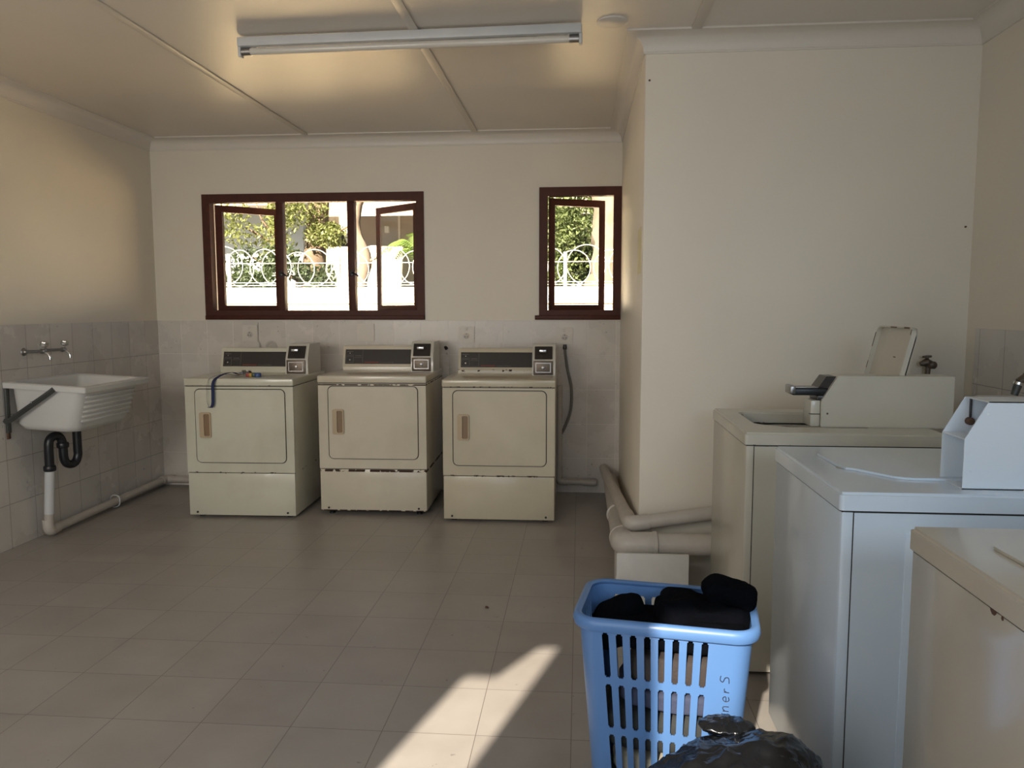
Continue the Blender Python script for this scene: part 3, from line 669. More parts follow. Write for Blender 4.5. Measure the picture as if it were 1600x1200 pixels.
SK = sink('laundry_trough', 'white laundry trough with a ribbed washboard front on the left wall', XL+0.008, -2.722, 4.065, 4.718, 0.956)
def bracket():
    bm = NB(); box(bm, XL+0.008, XL+0.022, 4.075, 4.103, 0.665, 0.915, 0.001)
    o = obj('upright', bm, M_STEELGREY, SK, world=True)
    bm = NB(); tube(bm, [(XL+0.02, 4.055, 0.735), (XL+0.05, 4.055, 0.74), (-2.93, 4.06, 0.895), (-2.90, 4.06, 0.917)], 0.015, 4)
    obj('strut', bm, M_STEELGREY, SK, world=True)
    bm = NB(); lathe(bm, [(0.006, 0), (0.006, 0.004)], (-3.02, 4.04, 0.847), (0, -1, 0), 8); obj('bolt', bm, M_CHROME, SK, world=True)
    bm = NB(); box(bm, XL+0.008, XL+0.018, 4.078, 4.10, 0.63, 0.668, 0.001); obj('upright_end', bm, M_RUST, SK, world=True, label='rusty lower end of the bracket')
bracket()
def taps():
    for i, (y, lab) in enumerate(((4.255, 'left one of the two wall taps over the trough, nearest the picture edge'), (4.435, 'right one of the two wall taps over the trough'))):
        r = thing('wall_tap', lab, 'tap', (XL+0.008, y, 1.112), 0, 'taps above the trough')
        r['label'] = 'chrome '+lab
        bm = NB(); lathe(bm, [(0.024, 0), (0.022, 0.004), (0.012, 0.010), (0.009, 0.02)], (XL+0.008, y, 1.112), (1, 0, 0), 16); obj('wall_flange', bm, M_DULLCHROME, r, world=True)
        bm = NB(); tube(bm, [(XL+0.015, y, 1.112), (XL+0.11, y, 1.117)], 0.009, 12)
        lathe(bm, [(0.011, -0.014), (0.015, -0.008), (0.015, 0.012), (0.010, 0.018)], (XL+0.125, y, 1.117), (1, 0, 0.1), 14)
        obj('tap_body', bm, M_DULLCHROME, r, world=True)
        bm = NB(); tube(bm, smooth_path([(XL+0.125, y, 1.110), (XL+0.150, y, 1.106), (XL+0.166, y, 1.088), (XL+0.168, y, 1.068)], 5), 0.0085, 12); obj('spout', bm, M_CHROME, r, world=True)
        bm = NB(); lathe(bm, [(0.008, 0), (0.008, 0.018), (0.020, 0.024), (0.024, 0.035), (0.022, 0.050), (0.010, 0.055)], (XL+0.128, y, 1.122), (0.25, 0, 1), 8); obj('tap_handle', bm, M_CHROME, r, world=True)
taps()

# waste trap and drain pipes of the trough
def ptrap():
    yc = 4.38; xc = -3.07
    r = thing('waste_trap', 'black plastic waste trap hanging under the trough', 'waste trap', (xc, yc, 0.40))
    bm = NB()
    path = [(xc, yc+0.07, 0.682), (xc, yc+0.07, 0.52), (xc, yc+0.07, 0.475), (xc, yc+0.055, 0.437), (xc, yc+0.025, 0.425), (xc, yc-0.005, 0.44), (xc, yc-0.018, 0.48), (xc, yc-0.02, 0.555), (xc, yc-0.035, 0.60), (xc, yc-0.062, 0.612), (xc, yc-0.09, 0.60), (xc, yc-0.103, 0.56), (xc, yc-0.104, 0.43)]
    path = [(x+(y-4.38)*0.35, y, z) for x, y, z in path]
    tube(bm, smooth_path(path, 4), 0.025, 16); obj('bend', bm, M_BLACK, r, world=True)
    for p, a in ((path[0], 0.030), (path[7], 0.031), (path[12], 0.031)):
        bm = NB(); lathe(bm, [(a, -0.016), (a+0.003, -0.01), (a+0.003, 0.01), (a, 0.016)], (p[0], p[1], p[2]-0.02 if p is path[0] else p[2]-0.005), (0, 0, 1), 14); obj('collar_nut', bm, M_BLACK, r, world=True)
    return path[12]
pe = ptrap()
bm = NB()
xw = XL+0.045
tube(bm, fillet([(pe[0], pe[1], 0.42), (xw+0.03, pe[1]+0.01, 0.045), (xw, 5.66, 0.055), (-1.9, 5.675, 0.055)], 0.035), 0.026, 16)
DP = thing('drain_pipe', 'white plastic waste pipe running along the left skirting to the corner', 'pipe', (xw, 5.0, 0.02))
obj('pipe', bm, M_PVC_OLD, DP, world=True)
bm = NB(); tube(bm, [(pe[0], pe[1], 0.425), (pe[0]+(xw+0.03-pe[0])*0.72, pe[1]+0.008, 0.425-(0.38)*0.72)], 0.0275, 16); obj('upright_pipe', bm, M_PVC, DP, world=True, label='clean white upright')
bm = NB(); tube(bm, fillet([(xw+0.028, pe[1]+0.010, 0.115), (xw+0.03, pe[1]+0.01, 0.04), (xw+0.028, pe[1]+0.09, 0.045)], 0.05), 0.032, 16); obj('elbow', bm, M_PVC_OLD, DP, world=True)
bm = NB(); tube(bm, fillet([(xw, 5.60, 0.055), (xw, 5.66, 0.055), (xw+0.06, 5.675, 0.055)], 0.03), 0.031, 16); obj('elbow', bm, M_PVC_OLD, DP, world=True)
bm = NB(); q = [(xw+0.012+0.036*math.cos(a*PI/8), 4.98+0.006*math.sin(a), 0.052+0.042*math.sin(a*PI/8)) for a in range(16)]; tube(bm, q, 0.004, 6, closed=True); obj('pipe_clip', bm, M_PVC, DP, world=True)

# ------------------------------------------------------------------ sockets and plates on the back wall
def socket(x, z, kind, label, w_=0.118, h_=0.122):
    r = thing('wall_socket' if kind != 'blank' else 'blank_plate', label, 'socket' if kind != 'blank' else 'plate', (x, YB-0.008, z))
    bm = NB(); panel(bm, rrect(-w_/2, w_/2, 0, h_, 0.006), [], 0.010, lambda u, v, t: (u, -t, v)); obj('plate', bm, M_SOCKET, r)
    if kind != 'blank':
        bm = NB(); lathe(bm, [(0.022, 0), (0.021, 0.003), (0.014, 0.004)], (0, -0.010, h_*0.42), (0, -1, 0), 18); obj('outlet_face', bm, M_SOCKET_IN, r)
        bm = NB()
        for dx, dz_ in ((0, 0.014), (-0.009, -0.006), (0.009, -0.006)): lathe(bm, [(0.0035, 0), (0.0035, 0.0006)], (dx, -0.0141, h_*0.42+dz_), (0, -1, 0), 8)
        obj('pin_holes', bm, M_FASCIA, r)
        bm = NB(); box(bm, -0.008, 0.008, -0.015, -0.009, h_*0.78, h_*0.90, 0.002); obj('switch', bm, M_SOCKET, r)
    return r
socket(-2.482, 1.116, 'plug', 'beige wall socket at the left, above the first dryer')
socket(-0.832, 1.108, 'plug', 'beige wall socket between the two windows')
socket(-0.110, 1.100, 'plug', 'beige wall socket under the narrow window, with a cable below it')
socket(-1.590, 1.120, 'blank', 'blank beige plate under the wide window', 0.130, 0.128)
bm = NB(); lathe(bm, [(0.045, 0), (0.045, 0.004), (0.03, 0.004), (0.028, 0.001)], (-2.318, YB-0.008, 1.075), (0, -1, 0), 24)
obj('wall_outlet_cover', bm, M_SOCKET_IN, world=True, label='round grey cover on the tiles, half hidden behind the first dryer console', cat='cover')
bm = NB(); tube(bm, [(-0.985, YB-0.010, 1.072), (-0.985, YB-0.035, 1.075), (-0.975, YB-0.04, 1.062)], 0.012, 8)
obj('broken_fitting', bm, M_BLACK, world=True, label='small dark broken fitting sticking out of the tiles right of the middle dryer', cat='fitting')
bm = NB(); tube(bm, smooth_path([(-2.422, YB-0.012, 1.125), (-2.418, YB-0.013, 1.20), (-2.417, YB-0.012, 1.255)], 3), 0.004, 6)
tube(bm, smooth_path([(-2.420, YB-0.012, 1.125), (-2.408, YB-0.02, 1.10), (-2.398, YB-0.03, 1.05)], 3), 0.005, 6)
obj('socket_cord', bm, M_SOCKET_IN, world=True, label='thin cord beside the leftmost wall socket', cat='cord')
bm = NB(); tube(bm, smooth_path([(-0.108, YB-0.016, 1.095), (-0.106, YB-0.02, 1.05), (-0.088, YB-0.03, 0.92), (-0.058, YB-0.035, 0.78), (-0.062, YB-0.035, 0.62), (-0.10, YB-0.035, 0.50), (-0.145, YB-0.04, 0.42), (-0.20, YB-0.06, 0.36)], 6), 0.010, 10)
CB = thing('power_cable', 'grey cable curving down the tiles from a socket behind the right-hand dryer', 'cable', (-0.1, YB-0.03, 0.36))
obj('cable', bm, M_CABLE, CB, world=True)
bm = NB(); lathe(bm, [(0.013, 0), (0.015, 0.01), (0.012, 0.035)], (-0.107, YB-0.018, 1.062), (0, 0, 1), 10); obj('cable_gland', bm, M_FASCIA, CB, world=True)

# ------------------------------------------------------------------ pipes at the projecting wall
r = thing('overflow_pipe', 'painted pipe rising behind the right-hand dryer and ending beside the corner', 'pipe', (-0.03, YB-0.05, 0.03))
bm = NB(); tube(bm, fillet([(-0.145, YB-0.05, 0.80), (-0.147, YB-0.05, 0.088), (0.13, YB-0.05, 0.085)], 0.05), 0.023, 14); obj('pipe', bm, M_PVC_OLD, r, world=True)
bm = NB(); tube(bm, [(0.03, YB-0.05, 0.086), (0.12, YB-0.05, 0.085)], 0.028, 14); obj('coupling', bm, M_PVC_OLD, r, world=True)
bm = NB(); tube(bm, fillet([(-0.145, YB-0.05, 0.20), (-0.147, YB-0.05, 0.088), (-0.08, YB-0.05, 0.087)], 0.05), 0.028, 14); obj('elbow', bm, M_PVC_OLD, r, world=True)
r = thing('slim_waste_pipe', 'slimmer painted pipe rising round the corner of the projecting wall', 'pipe', (0.2, 4.5, 0.1))
A0, A1, A2, A3 = (0.185, YB-0.01, 0.185), (0.190, 5.55, 0.185), (0.249, 3.675, 0.336), (0.95, 3.72, 0.436)
bm = NB(); tube(bm, fillet([A0, A1, A2, A3], 0.07), 0.034, 18); obj('pipe', bm, M_PVC_OLD, r, world=True)
va, vb = Vector(A1)-Vector(A2), Vector(A3)-Vector(A2)
bm = NB(); tube(bm, fillet([Vector(A2)+va.normalized()*0.24, A2, Vector(A2)+vb.normalized()*0.085], 0.07), 0.0385, 18); obj('elbow', bm, M_PVC_OLD, r, world=True)
r = thing('soil_pipe', 'thick painted soil pipe turning behind the washers at low level', 'pipe', (0.2, 4.5, 0.1))
B0, B1, B2 = (0.235, YB-0.01, 0.10), (0.207, 3.56, 0.272), (0.95, 3.60, 0.272)
bm = NB(); tube(bm, fillet([B0, B1, B2], 0.10, 8), 0.052, 22); obj('pipe', bm, M_PVC_OLD, r, world=True)
va, vb = Vector(B0)-Vector(B1), Vector(B2)-Vector(B1)
bm = NB(); tube(bm, fillet([Vector(B1)+va.normalized()*0.13, B1, Vector(B1)+vb.normalized()*0.14], 0.11, 8), 0.0575, 22); obj('elbow', bm, M_PVC_OLD, r, world=True)
for v0, dd in ((va, 0.14), (vb, 0.145), (va, 0.75)):
    bm = NB(); p = Vector(B1)+v0.normalized()*dd; lathe(bm, [(0.053, -0.012), (0.0605, -0.008), (0.0605, 0.008), (0.053, 0.012)], p, v0, 22); obj('coupling_ring', bm, M_PVC_OLD, r, world=True)
r = thing('boxed_step', 'low white painted box supporting the thick pipe, behind the laundry basket', 'box', (0.325, 3.55, 0))
bm = NB(); box(bm, 0.172, 0.490, 3.42, 3.435, 0.0, 0.272, 0.002); obj('front_board', bm, M_BOARD, r, world=True)
bm = NB(); box(bm, 0.175, 0.285, 3.4355, 3.70, 0.0, 0.215, 0.003); obj('plinth', bm, M_BOARD, r, world=True)
bm = NB(); panel(bm, [(0.0, 0.0), (0.10, 0.0), (0.04, 0.17), (0.0, 0.20)], [], 0.004, lambda u, v, t: (0.165+t, 3.33+u, v)); obj('loose_board', bm, M_BOARD, r, world=True)

# yellowed notice on the return wall, nail and marks
bm = NB(); panel(bm, rect(3.83, 4.06, 1.53, 1.752), [], 0.002, lambda u, v, t: (XP-t, u, v))
obj('wall_notice', bm, mat('old_paper', (0.75, 0.68, 0.42), 0.6), world=True, label='small yellowed notice stuck on the return wall beside the narrow window', cat='notice')
for i, (x, z, lab) in enumerate(((0.315, 2.415, 'small dark nail near the top corner of the projecting wall'), (1.755, 1.73, 'small dark nail at the right end of the projecting wall'))):
    bm = NB(); lathe(bm, [(0.005, 0), (0.004, 0.006)], (x, YP, z), (0, -1, 0), 8); obj('nail', bm, M_RUST, world=True, label=lab, cat='nail')

# ------------------------------------------------------------------ taps and sink at the right
r = thing('bib_tap', 'dark brass bib tap standing up behind the open washer', 'tap', (1.600, YP-0.05, 1.03))
x, y, z = 1.600, YP-0.05, 1.10
bm = NB(); tube(bm, [(x-0.004, y+0.0, z-0.12), (x, y, z-0.01)], 0.012, 12); obj('riser', bm, M_BRONZE, r, world=True)
bm = NB(); tube(bm, [(x-0.035, y, z+0.004), (x-0.01, y, z+0.012), (x+0.02, y, z)], [0.009, 0.020, 0.016], 12); lathe(bm, [(0.017, -0.01), (0.019, 0.0), (0.017, 0.03), (0.010, 0.034)], (x+0.006, y, z), (0.3, -1, 0), 14); obj('tap_body', bm, M_BRONZE, r, world=True)
bm = NB(); lathe(bm, [(0.008, 0), (0.008, 0.018), (0.020, 0.02), (0.020, 0.028), (0.006, 0.030)], (x-0.004, y, z+0.014), (-0.1, 0, 1), 12); obj('tap_handle', bm, M_BRONZE, r, world=True)
bm = NB(); tube(bm, [(x+0.006, YP, z), (x+0.006, y, z)], 0.010, 10); obj('wall_stub', bm, M_BRONZE, r, world=True)
sink('small_trough', 'white trough on the right wall, mostly hidden behind the white washer', 1.585, XR-0.008, 2.70, 3.27, 1.013, True, 0.25, 0.0, False)
r = thing('trough_tap', 'brown metal tap over the right-hand trough', 'tap', (XR-0.008, 3.12, 1.10))
bm = NB(); tube(bm, smooth_path([(XR-0.008, 3.12, 1.118), (1.745, 3.12, 1.115), (1.70, 3.12, 1.098), (1.672, 3.12, 1.078)], 5), [0.018]*6+[0.020]*5+[0.016]*5, 14); obj('tap_body', bm, M_BRONZE, r, world=True)
bm = NB(); lathe(bm, [(0.019, 0), (0.019, 0.010)], (1.672, 3.12, 1.078), (-0.3, 0, -1), 14); obj('collar', bm, M_CHROME, r, world=True)
bm = NB(); lathe(bm, [(0.015, 0), (0.013, 0.04)], (1.669, 3.12, 1.067), (-0.3, 0, -1), 14); obj('nozzle', bm, M_STEELGREY, r, world=True)
bm = NB(); lathe(bm, [(0.009, 0), (0.009, 0.03), (0.022, 0.034), (0.022, 0.044)], (1.745, 3.12, 1.12), (0, 0, 1), 12); obj('tap_handle', bm, M_BRONZE, r, world=True)

# ------------------------------------------------------------------ laundry basket
BKC = Vector((0.228, 1.975, 0)); BKR = math.radians(-9.0)
def basket():
    H = 0.60
    r = thing('laundry_basket', 'tall blue plastic laundry basket heaped with dark clothes', 'basket', BKC, BKR)
    tw, td, bw, bd = 0.212, 0.138, 0.165, 0.105     # half sizes top / bottom
    # breakpoints along a long side (fractions -1..1 of the straight run) with slot flags
    def side(n, lo, hi, wf):
        br = [(-1, None)]; pitch = (hi-lo)/(n-1)
        for k in range(n):
            c = lo+k*pitch
            for f, s in ((-0.5, 1), (-0.34, 2), (0.34, 1), (0.5, None)): br.append((c+wf*f, s))
        br.append((1, None)); return br
    seq = []   # (side index, frac, flag-of-cell-after)
    s_front = side(8, -0.86, 0.60, 0.098); s_right = side(5, -0.7, 0.7, 0.14); s_back = side(8, -0.60, 0.86, 0.098); s_left = side(5, -0.7, 0.7, 0.14)
    def pt(si, fr, hw, hd, rad, z):
        a, b = hw-rad, hd-rad
        return {0: (fr*a, -hd, z), 1: (hw, fr*b, z), 2: (-fr*a, hd, z), 3: (-hw, -fr*b, z)}[si]
    def cn(ci, t, hw, hd, rad, z):
        c = {0: (hw-rad, -hd+rad, -90), 1: (hw-rad, hd-rad, 0), 2: (-hw+rad, hd-rad, 90), 3: (-hw+rad, -hd+rad, 180)}[ci]
        a = math.radians(c[2]+90*t); return (c[0]+rad*math.cos(a), c[1]+rad*math.sin(a), z)
    cols = []
    for si, s in enumerate((s_front, s_right, s_back, s_left)):
        for fr, fl in s[:-1]: cols.append(('s', si, fr, fl))
        for k in range(6): cols.append(('c', si, k/6, None)) if k else cols.append(('s', si, 1, None))
    rows = [(0.0, 0)]
    for k in range(4):
        z0 = 0.048+k*0.134; rows += [(z0, 3), (z0+0.004, 4), (z0+0.112, 3), (z0+0.116, 0)]
    rows.append((H, 0))
    def ring(z, off=0.0):
        t = z/H; hw = bw+(tw-bw)*t+off; hd = bd+(td-bd)*t+off; rad = 0.045
        return [pt(c[1], c[2], hw, hd, rad, z) if c[0] == 's' else cn(c[1], c[2], hw, hd, rad, z) for c in cols]
    bm = NB(); G = [[bm.verts.new(p) for p in ring(z)] for z, _ in rows]; n = len(cols)
    for i in range(len(rows)-1):
        rf = rows[i][1]
        for j in range(n):
            fl = cols[j][3] if cols[j][0] == 's' else None
            if rf == 4 and fl: continue
            if rf == 3 and fl == 2: continue
            bm.faces.new((G[i][j], G[i][(j+1) % n], G[i+1][(j+1) % n], G[i+1][j]))
    bm.faces.new([v for v in G[0]][::-1])
    o = obj('basket_body', bm, M_BASKET, r, flip=False)
    md = o.modifiers.new('thickness', 'SOLIDIFY'); md.thickness = 0.003; md.offset = -1
    # rolled rim
    bm = NB(); P = []
    for off, z in ((0.000, H-0.022), (0.012, H-0.026), (0.016, H-0.014), (0.013, H+0.002), (0.004, H+0.006), (-0.006, H+0.001), (-0.004, H-0.006), (0.000, H-0.008)):
        hw, hd = tw+off, td+off; rad = 0.05+off
        P.append([cn(ci, k/8, hw, hd, rad, z) for ci in range(4) for k in range(9)])
    P.append(P[0]); loft(bm, P, False, False)
    obj('rim', bm, M_BASKET, r, ang=1.2)
    # handwriting, reading upwards on the right of the front face
    bm = NB()
    G_ = {'o': [[(0.2, .2), (0, .5), (.2, .9), (.6, .9), (.8, .5), (.6, .15), (.2, .2)]],
          'w': [[(0, .9), (.2, .1), (.45, .6), (.7, .1), (.95, .9)]], 'n': [[(0, .1), (0, .9)], [(0, .6), (.3, .9), (.6, .8), (.65, .1)]],
          'e': [[(.05, .5), (.7, .55), (.55, .9), (.2, .85), (0, .5), (.25, .1), (.7, .2)]], 'r': [[(0, .1), (.05, .9)], [(.05, .55), (.3, .85), (.6, .8)]],
          's': [[(.7, .85), (.3, .9), (.15, .65), (.55, .45), (.55, .15), (.05, .1)]]}
    v = 0.335
    for ch, sc in zip('owners', (0.032, 0.024, 0.020, 0.020, 0.018, 0.030)):
        for st in G_[ch]:
            pts = []
            for (a, b) in st:
                z = v+a*sc*0.9; t = z/H; hd = bd+(td-bd)*t; xx = 0.158-b*sc*0.85
                pts.append((xx, -hd-0.0003, z))
            tube(bm, smooth_path(pts, 4), 0.0011, 5)
        v += sc*0.9+0.006
    obj('handwriting', bm, M_INK, r)
basket()
def bpt(x, y, z):
    c, s = math.cos(BKR), math.sin(BKR); return Vector((BKC.x+x*c-y*s, BKC.y+x*s+y*c, z))
def cloth_lump(name, label, cat, c, dims, m, seed, p=2.6, amp=0.012, freq=14, nu=64, nv=40, rot=BKR, group=None, shape=None):
    bm = NB(); G = []
    for i in range(nv+1):
        th = PI*i/nv; row = []
        for j in range(nu):
            ph = 2*PI*j/nu
            f = lambda v, e: math.copysign(abs(v)**e, v)
            e = 2/p
            x = f(math.sin(th), e)*f(math.cos(ph), e)*dims[0]; y = f(math.sin(th), e)*f(math.sin(ph), e)*dims[1]; z = f(math.cos(th), e)*dims[2]
            q = Vector((x, y, z))
            n_ = q.normalized() if q.length > 0 else Vector((0, 0, 1))
            w_ = noise.ridged_multi_fractal(Vector((x*freq*0.8+seed, y*freq, z*freq*0.5)), 0.9, 2.1, 3, 1.0, 2.0)
            q = q+n_*(w_-1.2)*amp
            if shape: q = shape(q)
            row.append(bm.verts.new(q)); 
        G.append(row)
    for i in range(nv):
        for j in range(nu):
            bm.faces.new((G[i][j], G[i+1][j], G[i+1][(j+1) % nu], G[i][(j+1) % nu]))
    bmesh.ops.remove_doubles(bm, verts=bm.verts[:], dist=1e-5)
    o = obj(name, bm, m, ang=2.5, label=label, cat=cat, group=group)
    o.location = c; o.rotation_euler = (0, 0, rot); return o
M_BROWNCLOTH = mat('brown_grey_cloth', (0.055, 0.042, 0.038), 0.85, 0, 0.3, 12, 0.4, 120)
M_BLUECLOTH = mat('slate_blue_cloth', (0.06, 0.07, 0.125), 0.85, 0, 0.3, 12, 0.4, 120)
M_GREYCLOTH = mat('charcoal_cloth', (0.04, 0.042, 0.04), 0.85, 0, 0.3, 12, 0.4, 120)
M_WHITECLOTH = mat('cream_cloth', (0.55, 0.50, 0.40), 0.85, 0, 0.3, 12, 0.4, 120)
M_GREENCLOTH = mat('green_cloth', (0.03, 0.06, 0.055), 0.85, 0, 0.3, 12, 0.4, 120)
def fit(q, zc=0.0): return q
cloth_lump('green_shirt', 'dark green shirt at the bottom of the basket, seen through its lowest slots', 'clothes', bpt(-0.03, 0, 0.085), (0.125, 0.095, 0.075), M_GREENCLOTH, 1.0, 4)
cloth_lump('cream_shirt', 'cream shirt low down in the basket, seen through the slots', 'clothes', bpt(0.02, -0.002, 0.205), (0.145, 0.106, 0.036), M_WHITECLOTH, 2.0, 4)
cloth_lump('charcoal_trousers', 'crumpled charcoal trousers halfway up the basket', 'clothes', bpt(0.0, 0.0, 0.303), (0.165, 0.110, 0.056), M_GREYCLOTH, 3.0, 5)
cloth_lump('slate_blue_shirt', 'slate blue shirt packed against the slots of the basket', 'clothes', bpt(0.03, -0.003, 0.390), (0.145, 0.114, 0.030), M_BLUECLOTH, 4.0, 5, shape=lambda q: Vector((q.x, q.y, q.z+0.10*max(0, -q.x-0.02)+0.03*max(0, q.x))))
cloth_lump('brown_shirt', 'brown grey shirt showing through the top row of slots', 'clothes', bpt(0.045, -0.004, 0.468), (0.135, 0.120, 0.048), M_BROWNCLOTH, 5.0, 5)
# dark clothes heaped at the top
def crumple(q, seed, a):
    return q+Vector((noise.noise(q*16+Vector((seed, 0, 0))), noise.noise(q*16+Vector((0, seed, 0))), noise.noise(q*20+Vector((0, 0, seed)))))*a
cloth_lump('black_trousers', 'black trousers spread across the top of the clothes in the basket', 'clothes', bpt(0.005, -0.012, 0.540), (0.190, 0.110, 0.026), M_CLOTHBLACK, 6.0, 6, 0.006, 12, shape=lambda q: crumple(Vector((q.x, q.y, q.z+0.025*max(0, q.x/0.2))), 3, 0.014))
cloth_lump('black_sleeve', 'black sleeve bunched up to a point in the far left corner of the basket', 'clothes', bpt(-0.118, 0.052, 0.535), (0.085, 0.058, 0.078), M_CLOTHBLACK, 7.0, 1.25, 0.006, 14, shape=lambda q: crumple(Vector((q.x+0.25*(q.z), q.y, q.z)), 5, 0.012))
cloth_lump('black_jacket', 'black jacket heaped above the right-hand rim of the basket', 'clothes', bpt(0.085, 0.035, 0.575), (0.120, 0.080, 0.040), M_CLOTHBLACK, 8.0, 4, 0.008, 11, shape=lambda q: crumple(q, 7, 0.022))
cloth_lump('black_hood', 'black rolled garment propped highest, over the right corner of the basket', 'clothes', bpt(0.158, 0.045, 0.625), (0.062, 0.056, 0.036), M_CLOTHBLACK, 9.0, 5, 0.006, 14, shape=lambda q: crumple(q, 9, 0.016))

# ------------------------------------------------------------------ black refuse bag
def bag():
    r = thing('refuse_bag', 'shiny black plastic refuse bag on the floor in front of the basket', 'bag', (0.315, 1.585, 0))
    bm = NB(); nu, nv = 160, 90; G = []
    for i in range(nv+1):
        th = PI*i/nv; row = []
        for j in range(nu):
            ph = 2*PI*j/nu
            f = lambda v, e: math.copysign(abs(v)**e, v)
            x = f(math.sin(th), .8)*math.cos(ph)*0.235; y = f(math.sin(th), .8)*math.sin(ph)*0.155; z = 0.222+f(math.cos(th), .75)*0.22
            z += 0.075*(x/0.235)*(z/0.44)             # higher on the right
            q = Vector((x, y, z)); n_ = Vector((x, y, z-0.222)).normalized()
            w1 = noise.ridged_multi_fractal(Vector((x*6+z*3, y*9, z*5-x*4)), 0.8, 2.2, 4, 1.0, 2.0)
            w2 = noise.noise(Vector((x*40+z*30, y*30, z*14)))
            w3 = noise.ridged_multi_fractal(Vector((x*22-z*16, y*10, z*18+x*12)), 0.9, 2.0, 2, 1.0, 2.0)
            q += n_*((w1-1.1)*0.012+w2*0.002+(w3-1.0)*0.006); q.z = max(q.z, 0.003+0.002*w2)
            row.append(bm.verts.new(q))
        G.append(row)
    for i in range(nv):
        for j in range(nu): bm.faces.new((G[i][j], G[i+1][j], G[i+1][(j+1) % nu], G[i][(j+1) % nu]))
    bmesh.ops.remove_doubles(bm, verts=bm.verts[:], dist=1e-4)
    obj('bag_body', bm, M_BAG, r, ang=2.5)
    # knotted mouth lying flat at the back
    bm = NB(); nu, nv = 60, 30; G = []
    for i in range(nv+1):
        th = PI*i/nv; row = []
        for j in range(nu):
            ph = 2*PI*j/nu; q = Vector((math.sin(th)*math.cos(ph)*0.062, math.sin(th)*math.sin(ph)*0.035, math.cos(th)*0.018))
            q += q.normalized()*(noise.ridged_multi_fractal(Vector((q.x*45, q.y*30, q.z*40)), 0.9, 2.0, 3, 1.0, 2.0)-1.2)*0.008
            row.append(bm.verts.new(q+Vector((0.02, 0.125, 0.425))))
        G.append(row)
    for i in range(nv):
        for j in range(nu): bm.faces.new((G[i][j], G[i+1][j], G[i+1][(j+1) % nu], G[i][(j+1) % nu]))
    bmesh.ops.remove_doubles(bm, verts=bm.verts[:], dist=1e-5)
    obj('bag_mouth', bm, M_BAG, r, ang=2.5)
bag()
# grit on the floor
for i, (x, y, s, lab) in enumerate(((-0.413, 3.42, 0.011, 'dark crumb of dirt on the floor in front of the right-hand dryer'),)):
    bm = NB(); bmesh.ops.create_icosphere(bm, subdivisions=2, radius=s)
    for v in bm.verts: v.co *= 0.8+0.5*noise.noise(v.co*300); v.co.z = v.co.z*0.5+s*0.4
    o = obj('dirt_crumb', bm, M_RUST, label=lab, cat='dirt'); o.location = (x, y, 0)

# ------------------------------------------------------------------ outside
M_BWHITE = plaster('boundary_white', (0.85, 0.83, 0.80), 0.8); M_BCREAM = plaster('boundary_cream', (0.84, 0.70, 0.48), 0.8)
M_GROUND = mat('yard_paving', (0.36, 0.32, 0.27), 0.9, 0, 0.2, 2)
M_WIRE = mat('galvanised_wire', (0.62, 0.60, 0.57), 0.5, 0.2)
M_BARK = mat('bark', (0.13, 0.09, 0.06), 0.9, 0, 0.5, 9, 0.8, 30)
M_PALEBARK = mat('pale_bark', (0.15, 0.12, 0.09), 0.9, 0, 0.35, 9, 0.8, 30)
def leaf_mat(name, c):
    m, b, nt = base_mat(name, c, 0.55)
    n = noise_(nt, 3.0, 3)
    nt.links.new(mixc(nt, ramp(nt, n, 0.3, 0.7), tuple(x*0.45 for x in c), c), b.inputs['Base Color'])
    b.inputs['Subsurface Weight'].default_value = 0.0
    tr = nd(nt, 'ShaderNodeBsdfTranslucent'); tr.inputs[0].default_value = (c[0]*1.1, c[1]*1.2, c[2]*0.6, 1)
    mx = nd(nt, 'ShaderNodeMixShader'); mx.inputs[0].default_value = 0.35
    out = [q for q in nt.nodes if q.type == 'OUTPUT_MATERIAL'][0]
    nt.links.new(b.outputs[0], mx.inputs[1]); nt.links.new(tr.outputs[0], mx.inputs[2]); nt.links.new(mx.outputs[0], out.inputs[0]); return m
M_LEAF = leaf_mat('leaf_green', (0.14, 0.18, 0.07)); M_LEAFY = leaf_mat('leaf_yellow', (0.22, 0.245, 0.09)); M_LEAFD = leaf_mat('leaf_dark', (0.08, 0.11, 0.06)); M_PALM = leaf_mat('palm_green', (0.22, 0.33, 0.08))
bm = NB(); box(bm, -40, 30, -30, 60, -0.25, -0.121); struct('ground', bm, M_GROUND, 'paved yard and ground outside', 'ground')
BY = 10.0
r = thing('boundary_wall', 'white topped boundary wall across the yard outside the windows', 'wall', (-2.5, BY, -0.12))
bm = NB(); box(bm, -14, 8, BY, BY+0.2, -0.12, 1.425); obj('wall_body', bm, M_BCREAM, r, world=True)
bm = NB(); box(bm, -14, 8, BY-0.03, BY+0.23, 1.4255, 1.635, 0.01); obj('coping', bm, M_BWHITE, r, world=True)
r = thing('coil_fence', 'coiled wire security fence with posts on top of the boundary wall', 'fence', (-2.5, BY+0.1, 1.635))
for x in [-6.13+1.485*k for k in range(6)]:
    bm = NB(); box(bm, x-0.022, x+0.022, BY+0.08, BY+0.12, 1.635, 2.08, 0.004); obj('post', bm, M_WIRE, r, world=True)
for z in (1.955, 1.70, 1.665):
    bm = NB(); tube(bm, [(-9, BY+0.1, z), (3, BY+0.1, z)], 0.005, 6); obj('line_wire', bm, M_WIRE, r, world=True)
random.seed(21); x = -6.2; k = 0
